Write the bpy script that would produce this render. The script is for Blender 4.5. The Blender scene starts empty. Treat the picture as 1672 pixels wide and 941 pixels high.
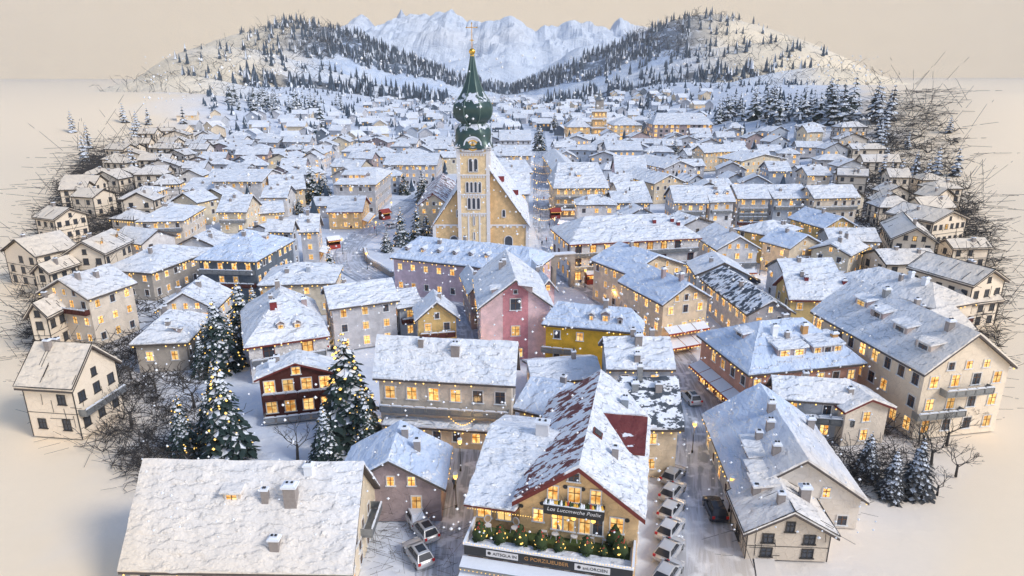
import bpy, math, random
import numpy as np
from mathutils import Vector, Matrix, noise
R = random.Random(7)
S = bpy.context.scene
COL = S.collection
# ------------------------------------------------------------------ camera
FPX, CAMH, PITCH = 1080.0, 52.0, math.atan(345/1080)
K = CAMH/45.0
cp, sp = math.cos(PITCH), math.sin(PITCH)
def ray(u, v):
    xr, yr = (u-836)/FPX, (470.5-v)/FPX
    return Vector((xr, cp+yr*sp, -sp+yr*cp))
def P(u, v, z=0.0):
    d = ray(u, v); t = (z-CAMH)/d.z
    return Vector((d.x*t, d.y*t, z))
def PY(u, v, y):            # the point of a viewing ray at a given distance north
    d = ray(u, v); t = y/d.y
    return Vector((d.x*t, y, CAMH+d.z*t))
def PXS(y, z=0):            # metres per photo pixel at a place
    return (y*cp+(CAMH-z)*sp)/FPX
cam = bpy.data.cameras.new('camera'); co = bpy.data.objects.new('camera', cam); COL.objects.link(co)
cam.sensor_width = 36; cam.lens = 36*FPX/1672
cam.clip_start = 1; cam.clip_end = 20000
co.location = (0, 0, CAMH); co.rotation_euler = (math.pi/2-PITCH, 0, 0)
S.camera = co
def sstep(a, b, x):
    t = min(1, max(0, (x-a)/(b-a))); return t*t*(3-2*t)
def hgt(x, y):
    z = 42*sstep(105, 330, x)*sstep(300, 480, y)
    z += 34*sstep(150, 420, -x)*sstep(430, 760, y)
    return z
# ------------------------------------------------------------------ the drawn country: bare parchment land round the snowed-in town
LIM = [(250,118),(318,150),(335,190),(318,230),(285,280),(240,330),(205,390),(180,450),(185,530),(205,600),(232,660),(250,720),(276,812),(405,900),
       (590,955),(740,985),(900,1050),(1080,1000),(1195,930),(1295,870),(1405,810),(1470,740),(1490,660),(1510,600),(1500,520),(1460,450),(1430,380),
       (1415,320),(1400,260),(1370,215)]
def limpts():
    out = []
    for (u, v) in LIM[2:]:
        q = P(u, v, 3) if v > 175 else PY(u, v, 900); out.append((q.x, q.y))
    out.append((440, 900)); out.append((1800, 4600)); out.append((-2000, 4600)); out.append((-470, 900))
    return np.array(out)
POLY = limpts()
def paper(pts):
    p = np.asarray(pts, dtype=float).reshape(-1, 3)[:, :2]
    a = POLY; b = np.roll(POLY, -1, axis=0)
    d = np.full(len(p), 1e9); ins = np.zeros(len(p), bool)
    for i in range(len(a)):
        ab = b[i]-a[i]; ap = p-a[i]
        t = np.clip((ap@ab)/(ab@ab), 0, 1)
        d = np.minimum(d, np.linalg.norm(ap-t[:, None]*ab, axis=1))
        c = (a[i][1] > p[:, 1]) != (b[i][1] > p[:, 1])
        x = a[i][0]+(p[:, 1]-a[i][1])/(ab[1] if abs(ab[1]) > 1e-9 else 1e-9)*ab[0]
        ins ^= c & (p[:, 0] < x)
    sd = np.where(ins, -d, d)
    w = 7+0.055*np.clip(p[:, 1], 0, 2500)
    nz = np.array([noise.noise((q[0]*.035, q[1]*.035, 3.1))+.5*noise.noise((q[0]*.11, q[1]*.11, 9)) for q in p])
    t = np.clip(((sd+nz*w*.7)/w+1)/2, 0, 1)
    return t*t*(3-2*t)
# ------------------------------------------------------------------ materials
def N(nt, t, **kw):
    n = nt.nodes.new(t)
    for k, v in kw.items():
        if k in n.inputs: n.inputs[k].default_value = v
        else: setattr(n, k, v)
    return n
def newmat(name, rough=.7):
    m = bpy.data.materials.new(name); m.use_nodes = True
    nt = m.node_tree; b = nt.nodes['Principled BSDF']; b.inputs['Roughness'].default_value = rough
    return m, nt, b, nt.links.new
def mixc(nt, fac, a, b):
    n = nt.nodes.new('ShaderNodeMix'); n.data_type = 'RGBA'
    for s, v in ((0, fac), (6, a), (7, b)):
        if hasattr(v, 'links'): nt.links.new(v, n.inputs[s])
        else: n.inputs[s].default_value = v if s == 0 else (*v, 1)
    return n.outputs[2]
def ramp(nt, src, a, b):
    n = nt.nodes.new('ShaderNodeMapRange'); n.interpolation_type = 'SMOOTHSTEP'
    n.inputs[1].default_value = a; n.inputs[2].default_value = b
    nt.links.new(src, n.inputs[0]); return n.outputs[0]
def math_(nt, op, a, b):
    n = nt.nodes.new('ShaderNodeMath'); n.operation = op
    for i, v in enumerate((a, b)):
        if hasattr(v, 'links'): nt.links.new(v, n.inputs[i])
        else: n.inputs[i].default_value = v
    return n.outputs[0]
SNOW, SNOWB, PAPER, ROOFP = (.86, .89, .945), (.72, .79, .90), (.95, .785, .575), (.84, .73, .59)
def plates(nt, scale, dist, strength, coord='Object', stretch=(1, 1, 1), lap=.9):
    """old snow in overlapping wavy laps: each lap thickens down the slope and ends in a lip, broken up by plates"""
    L = nt.links.new
    tc = nt.nodes.new('ShaderNodeTexCoord')
    mp = nt.nodes.new('ShaderNodeMapping'); mp.inputs['Scale'].default_value = stretch
    L(tc.outputs[coord], mp.inputs['Vector'])
    nz = N(nt, 'ShaderNodeTexNoise', Scale=scale*1.1, Detail=3.0); L(mp.outputs[0], nz.inputs['Vector'])
    va = nt.nodes.new('ShaderNodeVectorMath'); va.operation = 'MULTIPLY_ADD'
    L(nz.outputs['Color'], va.inputs[0]); va.inputs[1].default_value = (1.6/scale,)*3; L(mp.outputs[0], va.inputs[2])
    c = N(nt, 'ShaderNodeTexVoronoi', Scale=scale*.9); L(va.outputs[0], c.inputs['Vector'])
    sx = nt.nodes.new('ShaderNodeSeparateColor'); L(c.outputs['Color'], sx.inputs[0])
    sz = nt.nodes.new('ShaderNodeSeparateXYZ'); L(tc.outputs[coord], sz.inputs[0])
    fine = N(nt, 'ShaderNodeTexNoise', Scale=scale*5, Detail=4.0); L(mp.outputs[0], fine.inputs['Vector'])
    t = math_(nt, 'ADD', math_(nt, 'MULTIPLY', sz.outputs[2], lap), math_(nt, 'ADD', math_(nt, 'MULTIPLY', nz.outputs['Fac'], 2.2), math_(nt, 'MULTIPLY', sx.outputs[0], .75)))
    fr = math_(nt, 'FRACT', t, 0)
    lip = ramp(nt, fr, .22, .0)
    h = math_(nt, 'ADD', math_(nt, 'MULTIPLY', math_(nt, 'SUBTRACT', 1.0, fr), .9), math_(nt, 'MULTIPLY', fine.outputs['Fac'], .4))
    h = math_(nt, 'ADD', h, math_(nt, 'MULTIPLY', lip, .35))
    bp = N(nt, 'ShaderNodeBump', Strength=strength, Distance=dist); L(h, bp.inputs['Height'])
    return lip, sx.outputs[1], fine.outputs['Fac'], bp.outputs[0]
def attr_paper(nt):
    a = nt.nodes.new('ShaderNodeAttribute'); a.attribute_name = 'paper'; return a.outputs['Fac']
def snow_mat(name, scale=.5, dist=.22, strength=.7, patch=None, amt=.5, stretch=(1, 1, 1), tint=SNOW, tint2=SNOWB):
    m, nt, b, L = newmat(name, .6)
    edge, cell, fine, bump = plates(nt, scale, dist, strength, stretch=stretch)
    c = mixc(nt, math_(nt, 'MULTIPLY', cell, .8), tint, tint2)
    c = mixc(nt, math_(nt, 'MULTIPLY', edge, .7), c, (.95, .96, .97))
    if patch:
        tc = nt.nodes.new('ShaderNodeTexCoord'); mp = nt.nodes.new('ShaderNodeMapping'); L(tc.outputs['Object'], mp.inputs[0])
        mp.inputs['Scale'].default_value = (.55, 1.2, .9)
        n1 = N(nt, 'ShaderNodeTexNoise', Scale=.75, Detail=5.0, Roughness=.62); L(mp.outputs[0], n1.inputs['Vector'])
        f = ramp(nt, n1.outputs['Fac'], amt, amt+.03)
        tl = N(nt, 'ShaderNodeTexNoise', Scale=6.0, Detail=2.0)
        pc = mixc(nt, tl.outputs['Fac'], patch, tuple(x*.55 for x in patch))
        c = mixc(nt, f, c, pc)
    c = mixc(nt, attr_paper(nt), c, ROOFP)
    geo = nt.nodes.new('ShaderNodeNewGeometry'); mv = nt.nodes.new('ShaderNodeMix'); mv.data_type = 'VECTOR'
    L(math_(nt, 'MULTIPLY', attr_paper(nt), .35), mv.inputs[0]); L(bump, mv.inputs[4]); L(geo.outputs['Normal'], mv.inputs[5])
    L(c, b.inputs['Base Color']); L(mv.outputs[1], b.inputs['Normal'])
    return m
def wall_mat(name, col, rough=.8):
    m, nt, b, L = newmat(name, rough)
    tc = nt.nodes.new('ShaderNodeTexCoord')
    n1 = N(nt, 'ShaderNodeTexNoise', Scale=.7, Detail=5.0, Roughness=.65); L(tc.outputs['Object'], n1.inputs['Vector'])
    n2 = N(nt, 'ShaderNodeTexVoronoi', Scale=.9); n2.feature = 'DISTANCE_TO_EDGE'
    va = nt.nodes.new('ShaderNodeVectorMath'); va.operation = 'ADD'; L(tc.outputs['Object'], va.inputs[0]); L(n1.outputs['Color'], va.inputs[1]); L(va.outputs[0], n2.inputs['Vector'])
    c = mixc(nt, ramp(nt, n1.outputs['Fac'], .3, .75), tuple(x*.8 for x in col), tuple(min(1, x*1.12) for x in col))
    c = mixc(nt, attr_paper(nt), c, (.95, .82, .66))  # parchment on walls is lightened to offset their shade
    L(c, b.inputs['Base Color'])
    h = math_(nt, 'ADD', ramp(nt, n2.outputs['Distance'], .05, 0), n1.outputs['Fac'])
    bp = N(nt, 'ShaderNodeBump', Strength=.5, Distance=.08); L(h, bp.inputs['Height']); L(bp.outputs[0], b.inputs['Normal'])
    return m
def plain(name, col, rough=.6, metal=0, var=.25, scale=3.0):
    m, nt, b, L = newmat(name, rough); b.inputs['Metallic'].default_value = metal
    tc = nt.nodes.new('ShaderNodeTexCoord')
    n1 = N(nt, 'ShaderNodeTexNoise', Scale=scale, Detail=4.0); L(tc.outputs['Object'], n1.inputs['Vector'])
    L(mixc(nt, n1.outputs['Fac'], tuple(x*(1-var) for x in col), tuple(min(1, x*(1+var)) for x in col)), b.inputs['Base Color'])
    return m
def glow(name, col, strength, var=True):
    m, nt, b, L = newmat(name, .4); b.inputs['Base Color'].default_value = (*[x*.4 for x in col], 1)
    b.inputs['Emission Strength'].default_value = strength
    if var:
        tc = nt.nodes.new('ShaderNodeTexCoord'); oi = nt.nodes.new('ShaderNodeObjectInfo')
        mr = nt.nodes.new('ShaderNodeMapRange'); L(oi.outputs['Random'], mr.inputs[0]); mr.inputs[3].default_value = strength*.45; mr.inputs[4].default_value = strength*1.35; L(mr.outputs[0], b.inputs['Emission Strength'])
        va = nt.nodes.new('ShaderNodeVectorMath'); va.operation = 'MULTIPLY_ADD'; L(oi.outputs['Random'], va.inputs[0]); va.inputs[1].default_value = (40, 40, 40); L(tc.outputs['Object'], va.inputs[2])
        n1 = N(nt, 'ShaderNodeTexNoise', Scale=1.6, Detail=2.0); L(va.outputs[0], n1.inputs['Vector'])
        L(mixc(nt, ramp(nt, n1.outputs['Fac'], .35, .66), (col[0]*.62, col[1]*.36, col[2]*.12), (col[0], min(1, col[1]*1.15), min(1, col[2]*1.6))), b.inputs['Emission Color'])
    else: b.inputs['Emission Color'].default_value = (*col, 1)
    return m
M = {}
M['snow'] = snow_mat('roof_snow', .42, .45, 1.0, stretch=(.8, 1.25, 1))
M['snow_big'] = snow_mat('roof_snow_big', .6, .36, 1.0, stretch=(.75, 1.3, 1))
M['snow_fine'] = snow_mat('roof_snow_far', .3, .3)
M['snow_red'] = snow_mat('snow_on_red_roof', .55, patch=(.20, .045, .045), amt=.50)
M['snow_redmost'] = snow_mat('thin_snow_on_red_roof', .55, patch=(.20, .04, .04), amt=.36)
M['snow_redfew'] = snow_mat('snow_on_red_roof_edge', .42, patch=(.20, .045, .045), amt=.60)
M['snow_slate'] = snow_mat('thin_snow_on_slate_roof', .55, patch=(.07, .09, .12), amt=.49)
M['snow_blue'] = snow_mat('shade_blue_roof_snow', .5, .4, .9, stretch=(1, .6, 1), tint=(.66, .76, .92), tint2=(.52, .64, .85))  # blue of the shaded slopes mixed into the snow colour of whole roofs
WALLS = dict(grey=(.54, .54, .57), white=(.78, .76, .76), cream=(.76, .66, .50), beige=(.72, .63, .53), peach=(.80, .54, .27), ochre=(.84, .48, .04), pink=(.84, .60, .61),
             rose=(.70, .30, .33), purple=(.66, .51, .57), yellow=(.68, .48, .20), tower=(.90, .68, .40), slate=(.13, .16, .20), brown=(.10, .025, .018), salmon=(.58, .30, .22), mauve=(.42, .33, .33),
             bluegrey=(.44, .49, .57), stone=(.40, .36, .32), red=(.22, .03, .035), sand=(.72, .60, .44))
for k, c in WALLS.items(): M[k] = wall_mat('plaster_'+k, c)
M['eave'] = plain('roof_edge_board', (.10, .085, .08), .8)
M['eave_red'] = plain('red_roof_edge_board', (.17, .035, .03), .8)
M['ink'] = plain('dark_ink_line', (.045, .04, .038), .8)
M['frame'] = plain('white_window_frame', (.72, .70, .68))
M['frame_red'] = plain('brown_window_frame', (.14, .03, .02))
M['frame_ink'] = plain('dark_window_frame', (.05, .046, .044))
M['mull'] = plain('window_bars', (.16, .08, .04))
M['lit'] = glow('lit_window_glass', (1.0, .60, .17), .95)
M['dark'] = plain('dark_window_glass', (.06, .07, .09), .15)
M['bulb'] = glow('bulb', (1.0, .60, .14), 1.5, False)
M['sill'] = plain('snowy_sill', (.78, .82, .9))
M['brick'] = plain('chimney_plaster', (.30, .27, .26))
M['chim_or'] = plain('orange_chimney', (.50, .27, .10))
M['steel'] = plain('grey_metal', (.30, .32, .34), .4, .6)
M['black'] = plain('black_paint', (.025, .028, .032), .5)
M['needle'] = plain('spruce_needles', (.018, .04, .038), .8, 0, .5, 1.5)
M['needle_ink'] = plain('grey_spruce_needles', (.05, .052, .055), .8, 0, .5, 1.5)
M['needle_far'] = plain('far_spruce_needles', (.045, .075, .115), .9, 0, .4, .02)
M['bark'] = plain('bark', (.06, .045, .035), .9)
M['twig_ink'] = plain('twigs_and_ink', (.055, .05, .048), .9)
M['cap'] = plain('snow_cap', (.80, .85, .93), .6, 0, .06)
M['gold'] = plain('gold', (.85, .52, .10), .25, 1, .1)
M['trim'] = plain('white_plaster_trim', (.76, .74, .74), .8, 0, .08)
M['green'] = plain('artificial_grass', (.07, .105, .03), .9, 0, .5, 6)
M['bush'] = plain('box_bush', (.035, .06, .018), .9, 0, .5, 6)
M['redb'] = plain('red_baubles', (.45, .05, .03), .4)
M['wicker'] = plain('wicker', (.50, .34, .20), .8)
M['whitep'] = plain('white_paint', (.74, .74, .76), .5, 0, .06)
M['awn_red'] = plain('red_awning', (.32, .05, .04), .8)
M['tail'] = plain('tail_lamp_glass', (.50, .02, .02), .2)
M['tyre'] = plain('rubber', (.02, .02, .022), .8)
M['carglass'] = plain('car_glass', (.03, .035, .045), .08)
# ------------------------------------------------------------------ mesh helpers
class MB:
    def __init__(s): s.v, s.f, s.m, s.sm = [], [], [], []
    def face(s, pts, mi=0, smooth=False):
        i = len(s.v); s.v += [tuple(p) for p in pts]; s.f.append(tuple(range(i, i+len(pts)))); s.m.append(mi); s.sm.append(smooth)
    def box(s, c, d, mi=0, rz=0, taper=1.0, skip=()):
        cx, cy, cz = c; hx, hy, hz = d[0]/2, d[1]/2, d[2]/2; q = []
        cr, sr = math.cos(rz), math.sin(rz)
        for z, t in ((-hz, 1), (hz, taper)):
            for x, y in ((-hx, -hy), (hx, -hy), (hx, hy), (-hx, hy)):
                x *= t; y *= t; q.append((cx+x*cr-y*sr, cy+x*sr+y*cr, cz+z))
        i = len(s.v); s.v += q
        for k, fc in enumerate(((0, 3, 2, 1), (4, 5, 6, 7), (0, 1, 5, 4), (1, 2, 6, 5), (2, 3, 7, 6), (3, 0, 4, 7))):
            if k in skip: continue
            s.f.append(tuple(i+j for j in fc)); s.m.append(mi); s.sm.append(False)
    def bar(s, a, b, r, mi=0, n=4, r2=None):
        a, b = Vector(a), Vector(b); d = (b-a)
        if d.length < 1e-6: return
        d.normalize(); u = d.cross(Vector((0, 0, 1)) if abs(d.z) < .9 else Vector((1, 0, 0))).normalized(); w = d.cross(u)
        r2 = r if r2 is None else r2; i = len(s.v)
        for p, rr in ((a, r), (b, r2)):
            for k in range(n):
                t = 2*math.pi*(k+.5)/n; s.v.append(tuple(p+(u*math.cos(t)+w*math.sin(t))*rr))
        for k in range(n):
            s.f.append((i+k, i+(k+1) % n, i+n+(k+1) % n, i+n+k)); s.m.append(mi); s.sm.append(n > 4)
        if n > 2:
            s.f.append(tuple(i+k for k in reversed(range(n)))); s.m.append(mi); s.sm.append(False)
            s.f.append(tuple(i+n+k for k in range(n))); s.m.append(mi); s.sm.append(False)
    def octa(s, c, r, mi=0):
        c = Vector(c); i = len(s.v)
        for d in ((r, 0, 0), (-r, 0, 0), (0, r, 0), (0, -r, 0), (0, 0, r), (0, 0, -r)): s.v.append(tuple(c+Vector(d)))
        for f in ((0, 2, 4), (2, 1, 4), (1, 3, 4), (3, 0, 4), (2, 0, 5), (1, 2, 5), (3, 1, 5), (0, 3, 5)):
            s.f.append(tuple(i+j for j in f)); s.m.append(mi); s.sm.append(False)
    def grid(s, rows, mi=0, smooth=True, closed=False):
        i = len(s.v); n = len(rows[0])
        for r in rows: s.v += [tuple(p) for p in r]
        for a in range(len(rows)-1):
            for b in range(n if closed else n-1):
                b2 = (b+1) % n
                s.f.append((i+a*n+b, i+a*n+b2, i+(a+1)*n+b2, i+(a+1)*n+b)); s.m.append(mi); s.sm.append(smooth)
    def lathe(s, prof, n=16, mi=0, c=(0, 0, 0), smooth=True, rib=0):
        rows = []
        for (r, z) in prof:
            rows.append([(c[0]+r*(1+rib*abs(math.sin(k*math.pi*8/n)))*math.cos(2*math.pi*k/n+.39), c[1]+r*(1+rib*abs(math.sin(k*math.pi*8/n)))*math.sin(2*math.pi*k/n+.39), c[2]+z) for k in range(n)])
        s.grid(rows, mi, smooth, True)
        s.face(rows[0][::-1], mi); s.face(rows[-1], mi)
    def mesh(s, name, mats, xf=None):
        me = bpy.data.meshes.new(name); me.from_pydata(s.v, [], s.f)
        for m in mats: me.materials.append(M[m] if isinstance(m, str) else m)
        me.polygons.foreach_set('material_index', s.m); me.polygons.foreach_set('use_smooth', s.sm)
        if xf is not None and s.v:
            w = np.array([tuple(xf @ Vector(p)) for p in s.v])
            a = me.attributes.new('paper', 'FLOAT', 'POINT'); a.data.foreach_set('value', paper(w).astype(np.float32))
        me.update(); return me
def link(name, data, parent=None, loc=(0, 0, 0), rz=0, sc=None):
    o = bpy.data.objects.new(name, data); COL.objects.link(o); o.parent = parent
    o.location = loc; o.rotation_euler = (0, 0, rz)
    if sc: o.scale = sc
    return o
def obj(name, mb, mats, parent=None, xf=None): return link(name, mb.mesh(name, mats if isinstance(mats, (list, tuple)) else [mats], xf), parent)
def tag(o, label=None, cat=None, group=None, kind=None):
    for k, v in (('label', label), ('category', cat), ('group', group), ('kind', kind)):
        if v: o[k] = v
    return o
def copy_tree(o, parent=None):
    c = o.copy(); COL.objects.link(c); c.parent = parent
    for ch in o.children: copy_tree(ch, c)
    return c
# ------------------------------------------------------------------ roof snow slab
def slab(mb, q, xf, thick, res, mi=0, wob=.22, skirt=None):
    """q = eave left, eave right, ridge right, ridge left: a thick blanket with an uneven edge"""
    q = [Vector(p) for p in q]
    nu = max(1, min(40, round(max((q[1]-q[0]).length, (q[2]-q[3]).length)/res))); nv = max(1, min(30, round((q[3]-q[0]).length/res)))
    dn = (q[0]-q[3]).normalized()
    rows, base = [], []
    for j in range(nv+1):
        t = j/nv; a = q[0].lerp(q[3], t); b = q[1].lerp(q[2], t); row = []; brow = []
        for i in range(nu+1):
            p = a.lerp(b, i/nu); w = xf @ p
            k = noise.noise((w.x*.8, w.y*.8, w.z*.8)); k2 = noise.noise((w.x*.3, w.y*.3, 7+w.z*.3)); k3 = noise.noise((w.x*1.9, w.y*1.9, 3))
            brow.append(p.copy())
            pt = p+Vector((0, 0, thick*(1+.5*k2)+.10*k))
            if j == 0: pt += dn*(wob*(.35+k3+.5*k)); pt.z -= thick*.25
            if i in (0, nu): pt += (b-a).normalized()*(wob*.6*k3*(1 if i else -1)) if (b-a).length > .01 else Vector()
            row.append(pt)
        rows.append(row); base.append(brow)
    mb.grid(rows, mi)
    per = lambda g: g[0]+[r[-1] for r in g[1:]]+g[-1][-2::-1]+[r[0] for r in g[-2:0:-1]]
    A, B = per(rows), per(base); n = len(A)
    for k in range(n):
        k2 = (k+1) % n
        if (A[k]-A[k2]).length < 1e-4: continue
        mb.face((B[k], B[k2], A[k2], A[k]), mi if skirt is None else skirt)
def under(mb, q, t=.22, mi=0):
    q = [Vector(p) for p in q]; lo = [p-Vector((0, 0, t)) for p in q]
    mb.face(q, mi); mb.face(lo[::-1], mi)
    for k in range(4):
        if (q[k]-q[(k+1) % 4]).length > .01: mb.face((lo[k], lo[(k+1) % 4], q[(k+1) % 4], q[k]), mi)
# ------------------------------------------------------------------ windows
WIN = {}
def win_mesh(w, h, style, lit, split, arch=False):
    key = (round(w, 1), round(h, 1), style, lit, split, arch)
    if key in WIN: return WIN[key]
    w, h = key[0], key[1]
    fr, pn = MB(), MB(); t = .14 if style != 'ink' else .12
    fr.box((-w/2-t/2, -.05, 0), (t, .1, h+2*t)); fr.box((w/2+t/2, -.05, 0), (t, .1, h+2*t))
    fr.box((0, -.05, h/2+t/2), (w, .1, t)); fr.box((0, -.07, -h/2-t/2), (w+.5, .16, t), 2)
    fr.box((0, -.045, 0), (.08, .05, h), 1); fr.box((0, -.04, h*.12), (w, .05, .07), 1)
    dst = pn if split else fr
    dst.face([(-w/2, -.02, -h/2), (w/2, -.02, -h/2), (w/2, -.02, h/2), (-w/2, -.02, h/2)], 0 if split else 3)
    fm = {'white': 'frame', 'red': 'frame_red', 'ink': 'frame_ink'}[style]
    gl = 'lit' if lit else 'dark'
    sill = 'sill' if style != 'ink' else 'frame_ink'
    mm = 'mull' if style != 'ink' else 'frame_ink'
    a = fr.mesh('window', [fm, mm, sill, gl]); b = pn.mesh('pane', [gl]) if split else None
    WIN[key] = (a, b); return WIN[key]
def put_window(root, loc, rz, w, h, style, lit, split):
    a, b = win_mesh(w, h, style, lit, split)
    o = link('window', a, root, loc, rz)
    if b: link('pane', b, o)
    return o
CAMV = Vector((0, 0, CAMH))
HOUSES = []      # footprints: centre, angle, half sizes
class House: pass
def house(label, a, b, c=None, r=None, rb=None, ze=7, rise=3, kind='gx', wall='grey', floors=2, frame='white', inset=None, lit=.6, name='house', cat='house', group=None,
          over=.7, cover='snow', cover2=None, eave='eave', split=None, lights=True, depth=None, sp=3.0, res=None, gablewin=True, wh=(1.05, 1.5), z0=0, ink=None, nowin=(), trim=True):
    ze *= K; rise *= K
    for _ in range(5 if a[1] < 300 else 0):
        m_ = P((a[0]+b[0])/2, (a[1]+b[1])/2, ze+z0); z0 = hgt(m_.x, m_.y+6)
    A, B = P(*a, ze+z0), P(*b, ze+z0)
    if A.y > 230:          # far away a pixel of height is many metres: keep the street grid
        lim_ = .03 if abs(a[1]-b[1]) < 5 else .38; tn = max(-lim_, min(lim_, (B.y-A.y)/(B.x-A.x))); B = Vector((B.x, A.y+tn*(B.x-A.x), A.z))
    u = (B-A); W = u.length; u.normalize(); n = Vector((-u.y, u.x, 0))
    if c: D = (P(*c, ze+z0)-A).dot(n)
    elif r: D = 2*(P(*r, ze+rise+z0)-A).dot(n)
    elif rb: D = (P(*rb, ze+rise+z0)-A).dot(n)
    if depth: D = depth
    if A.y > 330 and c: D = min(D, 19.0)
    if r and A.y > 150 and D > min(W+4, 30):       # a house is no deeper than it is wide: keep the seen ridge by a steeper roof
        D = min(W+4, 30); q = A+u*W/2+n*D/2; k = ray(*r); rise = min(max(rise, CAMH+k.z*q.y/k.y-ze-z0), .42*D)
    D = max(5.0, D); cen = A+u*W/2+n*D/2
    return house_at(label, cen.x, cen.y, math.atan2(u.y, u.x), W, D, ze, rise, kind, wall, floors, frame, inset, lit, name, cat, group, over, cover, cover2, eave, split, lights, sp, res, gablewin, wh, z0, ink, nowin, False, trim)
def house_at(label, x, y, ang, W, D, ze, rise, kind='gx', wall='grey', floors=2, frame='white', inset=None, lit=.6, name='house', cat='house', group=None, over=.7, cover='snow', cover2=None,
             eave='eave', split=None, lights=True, sp=3.0, res=None, gablewin=True, wh=(1.05, 1.5), z0=0, ink=None, nowin=(), far=False, trim=True):
    H = House(); root = bpy.data.objects.new(name, None); COL.objects.link(root); root.location = (x, y, z0); root.rotation_euler = (0, 0, ang)
    tag(root, label, cat, group)
    xf = Matrix.Translation((x, y, z0)) @ Matrix.Rotation(ang, 4, 'Z')
    pap = float(paper([(x, y, 0)])[0]); dist = math.hypot(x, y)
    if ink is None: ink = pap > .42
    if split is None: split = dist < 105
    if res is None: res = .8 if dist < 110 else (1.4 if dist < 220 else 3)
    hx, hy = W/2, D/2; ox, oy = hx-over, hy-over
    al = kind.endswith('x')                        # ridge along local x
    half = hy if al else hx; slope = rise/half
    ins = inset if inset is not None else (half if kind.startswith('hip') else 0)
    L = hx if al else hy; ins = min(ins, L-.05)
    def m(px, py, z): return Vector((px, py, z)) if al else Vector((-py, px, z))
    e = [m(-L, -half, ze), m(L, -half, ze), m(L, half, ze), m(-L, half, ze)]
    r0, r1 = m(-L+ins, 0, ze+rise), m(L-ins, 0, ze+rise)
    planes = [(e[0], e[1], r1, r0), (e[2], e[3], r0, r1)]
    if ins > .01: planes += [(e[3], e[0], r0, r0), (e[1], e[2], r1, r1)]
    def zroof(px, py):
        qx, qy = (px, py) if al else (py, -px)
        if abs(qx) > L or abs(qy) > half: return -1
        z = ze+slope*(half-abs(qy))
        if ins > .01: z = min(z, ze+rise/ins*(L-abs(qx)))
        return z
    # walls
    wb = MB(); wl, wn = (ox, oy) if al else (oy, ox)
    sl2 = min(slope, rise/ins if ins > .01 else 9)
    zt = ze+over*sl2-.12; za = ze+slope*half-.14
    wb.face((m(-wl, -wn, 0), m(wl, -wn, 0), m(wl, -wn, zt), m(-wl, -wn, zt)))
    wb.face((m(wl, wn, 0), m(-wl, wn, 0), m(-wl, wn, zt), m(wl, wn, zt)))
    for sgn in (1, -1):
        pts = [m(sgn*wl, -sgn*wn, 0), m(sgn*wl, sgn*wn, 0), m(sgn*wl, sgn*wn, zt)]
        if ins <= .01: pts.append(m(sgn*wl, 0, za))
        pts.append(m(sgn*wl, -sgn*wn, zt)); wb.face(pts)
    obj('wall', wb, wall, root, xf)
    # roof
    mats = [cover, cover2 or cover]
    if far:
        sb = MB()
        for k, q in enumerate(planes): slab(sb, q, xf, .5, res, 0, .3, 1)
        obj('roof', sb, [cover, 'eave'], root, xf)
    else:
        ub = MB()
        for q in planes: under(ub, q, .34)
        ro = obj('roof', ub, eave, root, xf)
        sb = MB()
        for k, q in enumerate(planes): slab(sb, q, xf, .34, res, k % 2, .22)
        obj('snow_cover', sb, mats, ro, xf)
    # windows
    style = 'ink' if ink else frame
    fh = ze/floors
    def wallrow(side):
        rz = {'f': 0, 'r': math.pi/2, 'b': math.pi, 'l': -math.pi/2}[side]
        ln = ox if side in 'fb' else oy; off = oy if side in 'fb' else ox
        nrm = xf.to_3x3() @ (Matrix.Rotation(rz, 3, 'Z') @ Vector((0, -1, 0)))
        mid = xf @ (Matrix.Rotation(rz, 3, 'Z') @ Vector((0, -off, ze/2)))
        to = (CAMV-mid).normalized()
        if nrm.dot(to) < (.06 if far else -.12): return
        nn = max(1, int((2*ln-.8)/sp)); rot = Matrix.Rotation(rz, 3, 'Z')
        gab = ins <= .01 and ((side in 'lr') == al)
        for f in range(floors):
            zc = f*fh+fh*.55
            if zc < 2.4*K and far and floors > 1 and dist > 330: continue
            for i in range(nn):
                if R.random() < .06: continue
                pp = rot @ Vector((-ln+(i+.5)*2*ln/nn, -off, zc))
                hh = min(wh[1], fh*.62)
                put_window(root, pp, rz, wh[0], hh*(1.15 if f == 0 and R.random() < .3 else 1), style, R.random() < (lit if not ink else lit*.06), split)
        if gab and gablewin and rise > 2.2:
            for i in range(1 if ln < 5 else 3):
                xx = (i-(0 if ln < 5 else 1))*ln*.42
                if zroof(*(rot @ Vector((xx, -off, 0)))[:2]) > ze+1.9:
                    put_window(root, rot @ Vector((xx, -off, ze+.75)), rz, wh[0]*.8, 1.25, style, R.random() < lit*(.3 if ink else 1), split)
    for s_ in 'frlb':
        if s_ not in nowin: wallrow(s_)
    if lights and not ink and dist < 420:
        lb = MB()
        for q in planes:
            aa, bb = q[0], q[1]; ln = (bb-aa).length; nn = int(ln/1.1)
            for i in range(nn):
                if R.random() < (.55 if dist < 270 else .3): lb.octa(aa.lerp(bb, (i+.5)/nn)+Vector((0, 0, -.38-R.random()*.15)), .10+.0004*dist)
        if lb.v: obj('string_lights', lb, 'bulb', root)
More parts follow.
